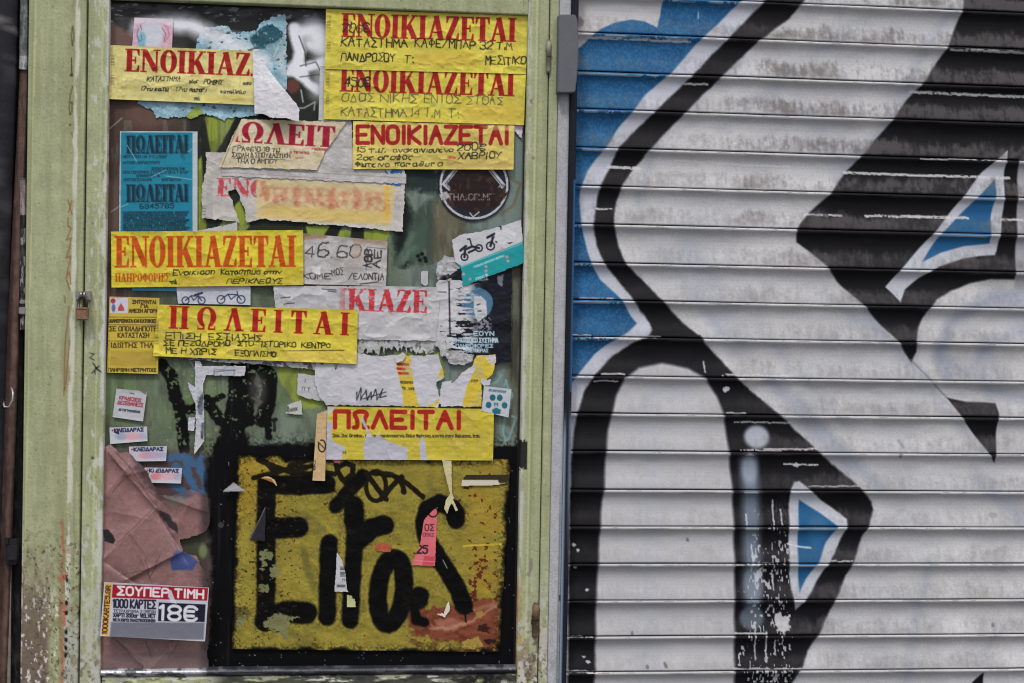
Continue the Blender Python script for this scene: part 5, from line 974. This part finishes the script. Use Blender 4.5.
def f(p):
    p.fill((136, 102, 99), .10, 22, 5)
    p.cov(lambda X, Y: .45*sst(.5, .7, fbm(X/24, Y/24, 48)), (112, 84, 82)); p.cov(lambda X, Y: .3*sst(.6, .68, fbm(X/3, Y/3, 49)), (156, 128, 120))
    dk = (40, 30, 34)
    for q in ([(116, 452), (132, 470), (146, 492), (156, 506)], [(112, 460), (140, 484), (170, 508)], [(112, 492), (130, 474), (140, 462)], [(154, 508), (116, 545)], [(155, 500), (160, 516), (176, 540)], [(176, 544), (178, 560)], [(145, 560), (150, 578), (160, 556)], [(120, 575), (146, 570), (170, 558), (184, 552)], [(116, 640), (140, 660), (146, 672)], [(180, 640), (168, 658)], [(146, 642), (152, 658)]): p.line(q, 1.1, (84, 58, 58), 1.2, .7, 1.2, 8)  # crease shade painted as darker lines along the folds
    p.poly([(158, 510), (168, 514), (178, 526), (178, 534), (168, 526)], dk, 1.5, .95, 1.5); p.poly([(103, 529), (108, 530), (116, 540), (113, 544), (104, 541)], (18, 18, 18), .8, 1, 1)
    p.poly([(128, 446), (150, 458), (170, 480), (178, 500), (160, 498), (148, 488), (136, 468)], (64, 44, 48), 5, .8, 3)
    p.poly([(170, 560), (176, 550), (190, 554), (198, 562), (192, 570), (172, 570)], (50, 66, 120), 1.6, .95, 1.2); p.blob(175, 498, 12, 8, (120, 118, 112), .7, .7, 3)
    p.poly([(166, 484), (184, 486), (196, 494), (186, 498), (168, 496)], (60, 70, 92), 3, .7, 3)
    p.cov(lambda X, Y: .7*sst(196, 206, X), (40, 32, 34)); p.poly([(103, 655), (208, 650), (208, 672), (103, 672)], (92, 84, 84), 3, .5, 2)
    p.only([[(104, 446), (110, 444), (118, 452), (128, 452), (146, 470), (158, 494), (172, 496), (190, 490), (208, 496), (210, 520), (206, 530), (190, 538), (180, 540), (182, 552), (196, 556), (206, 575), (210, 600), (208, 670), (98, 671)]], 2, 8, 3)
thing('crumpled_paper', 'creased pinkish brown wrapping paper in the lower left corner of the pane', 'wrapping paper', [(97, 440), (212, 440), (212, 673), (95, 673)], 1, f, GP, step=.7, disp=lambda X, Y, u, v: .0042*np.clip(crumple(X, Y), 0, 5.0), mat=surf('waxed_paper', .36, 0, .12, 60, .06, spec=.45))

# the big yellow poster under the black tag
def f(p):
    K = (10, 10, 11); p.fill((142, 130, 54), .12, 22, 6); p.cov(lambda X, Y: .55*sst(.45, .7, fbm(X/34, Y/30, 51)), (132, 120, 52)); p.cov(lambda X, Y: .5*sst(455, 485, X)*sst(.3, .6, fbm(X/22, Y/30, 52)), (168, 134, 42)); p.cov(lambda X, Y: .5*(1-sst(250, 300, X))*(1-sst(500, 540, Y)), (164, 130, 40))  # yellow darkened in the colour for the dimmer light down here
    ol = (96, 92, 48)
    for q in ([(296, 513), (312, 520), (322, 528), (316, 532)], [(303, 550), (314, 590)], [(345, 600), (362, 606), (360, 612)], [(290, 632), (316, 648), (286, 648)], [(430, 485), (436, 492), (428, 497)], [(304, 555), (310, 580)]): p.line(q, 7, ol, 4, .5, 2)
    p.cov(lambda X, Y: .35*sst(.58, .68, fbm(X/9, Y/5, 53)), (112, 104, 50))
    # rust coloured flaked area, lower right
    rd = (92, 36, 26); c1 = (122, 68, 48)
    p.cov(lambda X, Y: .95*sst(.71, .73, fbm(X/5, Y/4, 54)+.11*sst(455, 480, X)*sst(480, 600, Y)-.08*(X < 450)), rd)
    p.poly([(408, 608), (420, 606), (440, 610), (452, 604), (468, 606), (486, 598), (500, 604), (498, 640), (486, 648), (470, 644), (454, 641), (436, 640), (418, 634), (408, 624)], c1, 1.6, 1, 5, 7, 3)
    p.cov(lambda X, Y: .5*sst(405, 412, X)*sst(604, 610, Y)*sst(.5, .62, fbm(X/7, Y/4, 55)), (84, 42, 30)); p.poly([(434, 620), (452, 617), (470, 624), (452, 632), (440, 629)], (158, 104, 84), 3, .8, 2); p.line([(430, 628), (450, 628), (474, 620), (496, 606)], 2.4, (186, 148, 122), 3, .7, 2); p.line([(474, 610), (494, 604)], 4, (160, 116, 92), 3, .7, 1)  # the pale shapes are highlights painted onto the flaked area
    p.blob(484, 629, 6, 4, (46, 28, 22), .3, .9, 3, 3); p.blob(490, 641, 6, 3, (40, 22, 20), .4, .9, 2, 3); p.blob(480, 614, 4, 3, (160, 130, 60), .4, .9, 2, 3); p.poly([(462, 642), (478, 636), (484, 646), (474, 650), (462, 648)], (168, 150, 70), 1.2, .8, 1.5); p.line([(466, 650), (474, 651)], 2.5, rd, 1, .9, 1)
    # black spray letters
    S = 2.4
    def st(pts, w_):
        p.line(pts, w_+11, (50, 44, 20), 10, .28, 0, fn=lambda X, Y: sst(.5, .62, vn(X/1.5, Y/1.5, 310)))
        p.line(pts, w_*1.1, K, S, 1, 1.0, 6)
    st([(267, 482), (266, 520), (266, 560), (266, 600), (265, 622)], 17); st([(268, 484), (300, 486), (326, 484)], 17); st([(268, 528), (286, 528), (298, 527)], 19); st([(266, 620), (286, 612), (306, 613)], 20)
    st([(329, 543), (328, 580), (327, 617)], 16); st([(363, 476), (348, 492), (336, 506)], 13)
    st([(354, 513), (355, 540), (352, 580), (350, 620)], 16); st([(358, 540), (372, 528), (384, 525)], 18); st([(354, 506), (354, 520)], 18)
    p.line([(391+13*math.cos(a)-3*math.sin(a), 591+33*math.sin(a)) for a in np.linspace(0, 6.3, 26)], 18.5, K, S, 1, 1.0, 6)
    st([(455, 516), (453, 508), (440, 503), (428, 508), (424, 522), (426, 538), (437, 556), (448, 572), (458, 590), (464, 606)], 16); st([(456, 512), (456, 520)], 16); st([(420, 596), (419, 600)], 17); st([(414, 606), (416, 620), (424, 622)], 9)
    p.line([(464, 604), (466, 622)], 1.6, K, 1, 1); p.line([(456, 608), (472, 611)], 3, K, 1.2, 1, 1)
    # thinner marker scribble across the top
    M_ = (26, 22, 14)
    for q in ([(254, 478), (270, 474), (292, 468)], [(256, 456), (266, 462), (276, 474)], [(258, 460), (274, 466), (290, 472)], [(286, 456), (298, 462), (306, 460), (290, 466), (308, 467), (292, 473), (312, 474), (318, 468)], [(312, 466), (322, 472), (334, 474)],
              [(336, 465), (338, 473), (345, 482), (352, 490)], [(338, 468), (346, 463), (353, 466), (353, 474), (345, 480)], [(402, 477), (394, 484), (381, 499)], [(374, 473), (392, 475), (408, 484), (423, 497)], [(366, 473), (374, 484), (386, 499)], [(401, 480), (404, 492)]): p.line(q, 5.4, M_, 1, 1, .8)
    p.line([(376+10*math.cos(a), 486+15*math.sin(a)) for a in np.linspace(0, 6.3, 18)], 4.4, M_, 1)
    p.poly([(286, 476), (330, 474), (336, 492), (286, 494)], K, 3); p.line([(350, 484), (362, 478)], 9, K, 2.5)
    # flakes that expose the layer below
    for (a, b, rx, ry, s) in ((278, 622, 13, 9, 1), (282, 632, 8, 5, 4), (266, 555, 8, 5, 5), (263, 566, 4, 3, 6), (274, 572, 4, 6, 7), (265, 590, 5, 5, 8), (243, 612, 9, 8, 2), (238, 622, 7, 5, 10), (294, 617, 4, 2, 12)): p.blob(a, b, rx, ry, (118, 120, 82) if s != 2 else (96, 90, 46), .15, .95, 5, 5, s)
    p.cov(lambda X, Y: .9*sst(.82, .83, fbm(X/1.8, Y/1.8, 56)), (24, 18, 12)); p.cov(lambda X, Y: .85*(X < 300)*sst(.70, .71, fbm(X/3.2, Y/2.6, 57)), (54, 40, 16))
    p.line([(237, 478), (254, 500)], .6, (90, 80, 30), .7, .7); p.line([(248, 492), (262, 498)], .6, (90, 80, 30), .7, .7); p.line([(464, 546), (501, 544)], 2, (200, 176, 60), .9, .9, .5); p.line([(443, 560), (447, 568)], .8, (150, 154, 160))
    p.line([(280, 457), (330, 460)], 3, (110, 106, 44), 3, .5); p.cov(lambda X, Y: .9*(1-sst(0, 4, Y-455))*sst(340, 350, X)*0, K)
    p.poly([(250, 606), (252, 470), (232, 470), (228, 652), (250, 652)], K, 6, 0)
    for q, w_ in (([(236, 452), (300, 457), (400, 456), (512, 457)], 7), ([(236, 455), (233, 560), (230, 652)], 6), ([(228, 652), (360, 653), (502, 654)], 6), ([(513, 455), (508, 560), (502, 656)], 9)):
        p.line(q, w_+8, (40, 36, 18), 9, .6, 4, 9, 3, fn=lambda X, Y: sst(.42, .6, vn(X/1.5, Y/1.5, 311))); p.line(q, w_, K, 4, 1, 5, 11, 4)
    e = lambda Y: 237.5-(Y-455)*.03
    p.cov(lambda X, Y: .8*(1-sst(0, 4, X-e(Y)+1)), K)
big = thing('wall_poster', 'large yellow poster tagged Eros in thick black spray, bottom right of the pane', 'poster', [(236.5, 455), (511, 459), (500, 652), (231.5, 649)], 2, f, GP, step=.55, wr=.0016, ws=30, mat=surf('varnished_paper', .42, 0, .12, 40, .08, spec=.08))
def f(p): p.fill((178, 160, 96), .06); p.poly([(462, 480), (500, 480), (500, 485), (462, 486)], (190, 184, 170), 1, 1); p.only([[(466, 475), (510, 475), (508, 483), (500, 484), (499, 485), (461, 486), (462, 480)]], .2); p.poly([(464, 474), (512, 474), (508, 483), (499, 483), (498, 480), (463, 480)], (44, 38, 20), 1)
thing('folded_tear', 'folded tear with a pale edge near the upper right of the Eros poster', 'paper scrap', [(460, 473), (512, 473), (510, 488), (460, 488)], 3, f, GP, disp=lambda X, Y, u, v: .003*v)
def f(p):
    p.fill((206, 104, 112), .04, 8); k = (44, 26, 30); p.line([(433+5*math.cos(a), 512+5*math.sin(a)) for a in np.linspace(0, 6.3, 12)], 1.6, k, .8); p.text('ΟΣ', (425, 530.5), (434, 530.5), 6, (60, 36, 40), 1, 'sans'); p.text('ΟΜΑΣ', (423, 536.5), (434, 536.8), 3.6, (110, 60, 66), .7, 'sans'); p.text('25', (417, 553), (427.5, 553.4), 7.6, k, 1.7, 'sans'); p.poly([(424, 556), (435, 557), (434, 567), (422, 567)], (180, 58, 70), 1, .7, .5); p.line([(412, 560), (434, 562)], .7, (226, 150, 156), .7, .8)
    p.only([[(437.5, 507), (435, 566), (411.5, 565), (420, 544), (424, 520), (431, 512)]], .4)
thing('paper_scrap', 'pink triangular scrap with black 25 stuck on the tail of the Eros lettering', 'paper scrap', [(410, 505), (439, 505), (439, 568), (410, 568)], 4, f, GP, step=.4)
def f(p): p.fill((190, 182, 140), .05); p.only([[(442, 459), (451.5, 459), (452, 492), (454, 498), (450, 506), (447, 514), (444, 508), (446, 500), (450, 494), (444, 470)], [(452, 498), (458, 510), (456, 511), (451, 502)]], .5, 3, 4)
thing('paper_strip', 'thin torn cream strip dangling below the sans ΠΩΛΕΙΤΑΙ notice', 'paper strip', [(440, 457), (460, 457), (460, 516), (440, 516)], 7, f, GP, step=.4, disp=lambda X, Y, u, v: .006*v)
def f(p):
    p.fill((184, 186, 190), .04); 
    for j in range(8): p.line([(340.5, 567+j*1.3), (344.5, 567+j*1.3)], .8, (30, 30, 34), .5, .9*(j != 3))
    p.tiny((337, 587), (345, 587), 2, INK); p.tiny((340, 581), (345, 581), 2, INK); p.only([[(337, 552), (342, 560), (345, 572), (347, 590), (348.5, 592), (334.5, 591.5), (336, 570)]], .3)
thing('barcode_scrap', 'white scrap with a black barcode on the i of the Eros tag', 'paper scrap', [(333, 545), (350, 545), (350, 594), (333, 594)], 4, f, GP, step=.4)
def f(p): p.fill((176, 180, 132), .04); p.only([[(347, 595), (354, 596), (356, 607), (347, 607)]], .3); p.blob(354, 597, 2, 2, (24, 24, 24), .3)
thing('paper_scrap', 'tiny pale green scrap below the barcode scrap', 'paper scrap', [(345, 593), (358, 593), (358, 609), (345, 609)], 4, f, GP)
def f(p): p.fill((120, 120, 124), .2, 5); p.poly([(222, 491), (234, 483), (246, 491)], (176, 178, 182), 1.2, .9); p.only([[(222, 492), (233.5, 482), (246, 491)]], .2)
thing('paper_scrap', 'silvery triangular corner on the black border left of the Eros poster', 'paper scrap', [(220, 480), (248, 480), (248, 494), (220, 494)], 5, f, GP, disp=lambda X, Y, u, v: .003*(1-v))
def f(p): p.fill((150, 96, 40), .1); p.line([(263, 477), (272, 478), (277, 486)], 2, (200, 178, 130), 1); p.only([[(260, 478), (268, 476), (275, 480), (277.5, 487), (274, 483), (266, 480)]], .2)
thing('paper_scrap', 'curved cream sliver at the top left corner of the Eros poster', 'paper scrap', [(258, 474), (280, 474), (280, 489), (258, 489)], 4, f, GP)
def f(p): p.fill((38, 38, 44), .1); p.line([(265.5, 507), (250, 539)], .8, (110, 112, 114)); p.only([[(265.5, 506), (249, 540), (265, 541)]], .2)
thing('paper_scrap', 'dark glossy triangular fold across the stem of the sprayed E', 'paper scrap', [(247, 504), (268, 504), (268, 543), (247, 543)], 4, f, GP, mat=GLOSSY(), disp=lambda X, Y, u, v: .003*u)
def f(p): p.fill((206, 204, 186), .03); p.only([[(449, 601), (450, 610), (444, 618), (444, 612), (447, 604)], [(436, 614), (443, 613), (446, 618), (442, 616)]], .2)
thing('paper_scrap', 'bright white leaf shaped sliver on the rusty patch of the Eros poster', 'paper scrap', [(434, 598), (453, 598), (453, 620), (434, 620)], 4, f, GP)
def f(p): p.fill((168, 84, 60), .15, 3); p.only([[(375, 545), (383, 543), (391, 545), (391, 552), (384, 552), (376, 550)]], 1, 2.5, 2)
thing('paper_scrap', 'small rust red scrap right above the o of the Eros tag', 'paper scrap', [(373, 541), (393, 541), (393, 554), (373, 554)], 4, f, GP)
def f(p):
    p.fill((186, 188, 194), .05); p.line([(214, 372), (236, 370)], .7, (60, 60, 70)); p.line([(214, 377), (214, 370), (234, 370), (234, 375)], .8, (60, 64, 80), .7, .8); p.line([(201, 396), (200, 412)], 5, (44, 52, 60), 2, .8, 2); p.line([(203, 424), (202, 438)], 3, (34, 40, 40), 1.5, .8, 1); p.cov(lambda X, Y: .4*sst(.5, .6, fbm(X/3, Y/7, 58)), (150, 160, 176))
    p.only([[(195, 361), (200, 361), (202, 366), (246, 366), (244, 376), (206, 375), (203, 384), (204, 410), (204, 441), (194, 455), (196, 420), (195, 396)], [(187, 382), (196, 388), (196, 406)], [(188.5, 417), (195, 417), (194, 431), (188, 430)]], .7, 4, 4)
thing('torn_poster', 'white torn strip bent like an upside down L across the black tag strokes', 'torn poster', [(185, 358), (249, 358), (249, 458), (185, 458)], 3, f, GP, step=.5, wr=.0012, ws=12)
def f(p):
    p.fill((178, 180, 182), .06); p.tiny((301, 382), (309, 383), 3, (60, 60, 64)); p.tiny((302, 390), (310, 391), 3, (60, 60, 64)); p.only([[(298, 373), (318, 376), (325, 401), (308, 399), (297, 394)]], .8, 4, 2)
thing('handwritten_note', 'small crooked white note with faint writing left of the ragged white poster', 'note', [(295, 370), (328, 370), (328, 403), (295, 403)], 3, f, GP)
def f(p): p.fill((180, 182, 176), .06); p.tiny((288, 412), (298, 410), 2.6, (50, 50, 54)); p.only([[(301, 400), (302.5, 414.5), (285, 413.5), (290, 408), (287, 405)]], .5)
thing('paper_scrap', 'small pale triangular scrap with scribble below the crooked white note', 'paper scrap', [(283, 398), (305, 398), (305, 417), (283, 417)], 2, f, GP)
def f(p):
    p.fill((174, 176, 178), .1, 5); p.cov(lambda X, Y: .7*sst(.52, .57, fbm(X/5, Y/3, 59)), (50, 52, 52)); p.only([[(180, 350), (350, 358), (346, 368), (310, 369), (276, 366), (262, 364), (214, 362), (180, 358)]], 1.2, 4, 5)
thing('torn_poster', 'thin grey torn paper edge showing along the bottom of the wide spaced ΠΩΛΕΙΤΑΙ notice', 'torn poster', [(176, 346), (352, 350), (352, 372), (176, 366)], 4, f, GP, wr=.0012)
def f(p): p.fill((190, 190, 190), .05); p.only([[(395, 357), (403, 352), (406, 355), (403, 361), (396, 363)]], .3)
thing('paper_scrap', 'tiny rolled white curl of paper just above the single red Ε', 'paper scrap', [(393, 350), (408, 350), (408, 365), (393, 365)], 6, f, GP, disp=lambda X, Y, u, v: .004*np.sin(u*3.14))
def f(p): p.fill((186, 188, 190), .06); p.only([[(482, 378), (487, 380), (491, 379), (490, 385), (484, 386), (480, 382)]], .5, 3, 2)
thing('paper_scrap', 'tiny white torn bit at the top left corner of the paw sticker', 'paper scrap', [(478, 375), (494, 375), (494, 388), (478, 388)], 6, f, GP)
def f(p): p.fill((214, 110, 120), .06); p.only([[(332, 459), (341, 459), (340, 463), (335, 463)]], .3)
thing('paper_scrap', 'tiny pink scrap under the left end of the sans ΠΩΛΕΙΤΑΙ notice', 'paper scrap', [(330, 457), (343, 457), (343, 465), (330, 465)], 4, f, GP)

# ------------------------------------------------------------------ put every thing's origin at its own base
bpy.context.view_layer.update()
def bounds(o):
    n = len(o.data.vertices); c = np.empty(n*3, np.float32); o.data.vertices.foreach_get('co', c); c = c.reshape(-1, 3); return c.min(0), c.max(0)
def shift(o, d):
    n = len(o.data.vertices); c = np.empty(n*3, np.float32); o.data.vertices.foreach_get('co', c); c = (c.reshape(-1, 3)-d).astype(np.float32); o.data.vertices.foreach_set('co', c.ravel()); o.data.update()
def family(o):
    r = [o]
    for c in o.children: r += family(c)
    return r
for o in [q for q in scene.objects if q.parent is None and q.type in ('MESH', 'EMPTY')]:
    fam = [q for q in family(o) if q.type == 'MESH']; lo = np.min([bounds(q)[0] for q in fam], 0); hi = np.max([bounds(q)[1] for q in fam], 0)
    d = np.array([(lo[0]+hi[0])/2, (lo[1]+hi[1])/2, lo[2]], np.float32)
    for q in fam: shift(q, d)
    o.location = [float(v) for v in d]
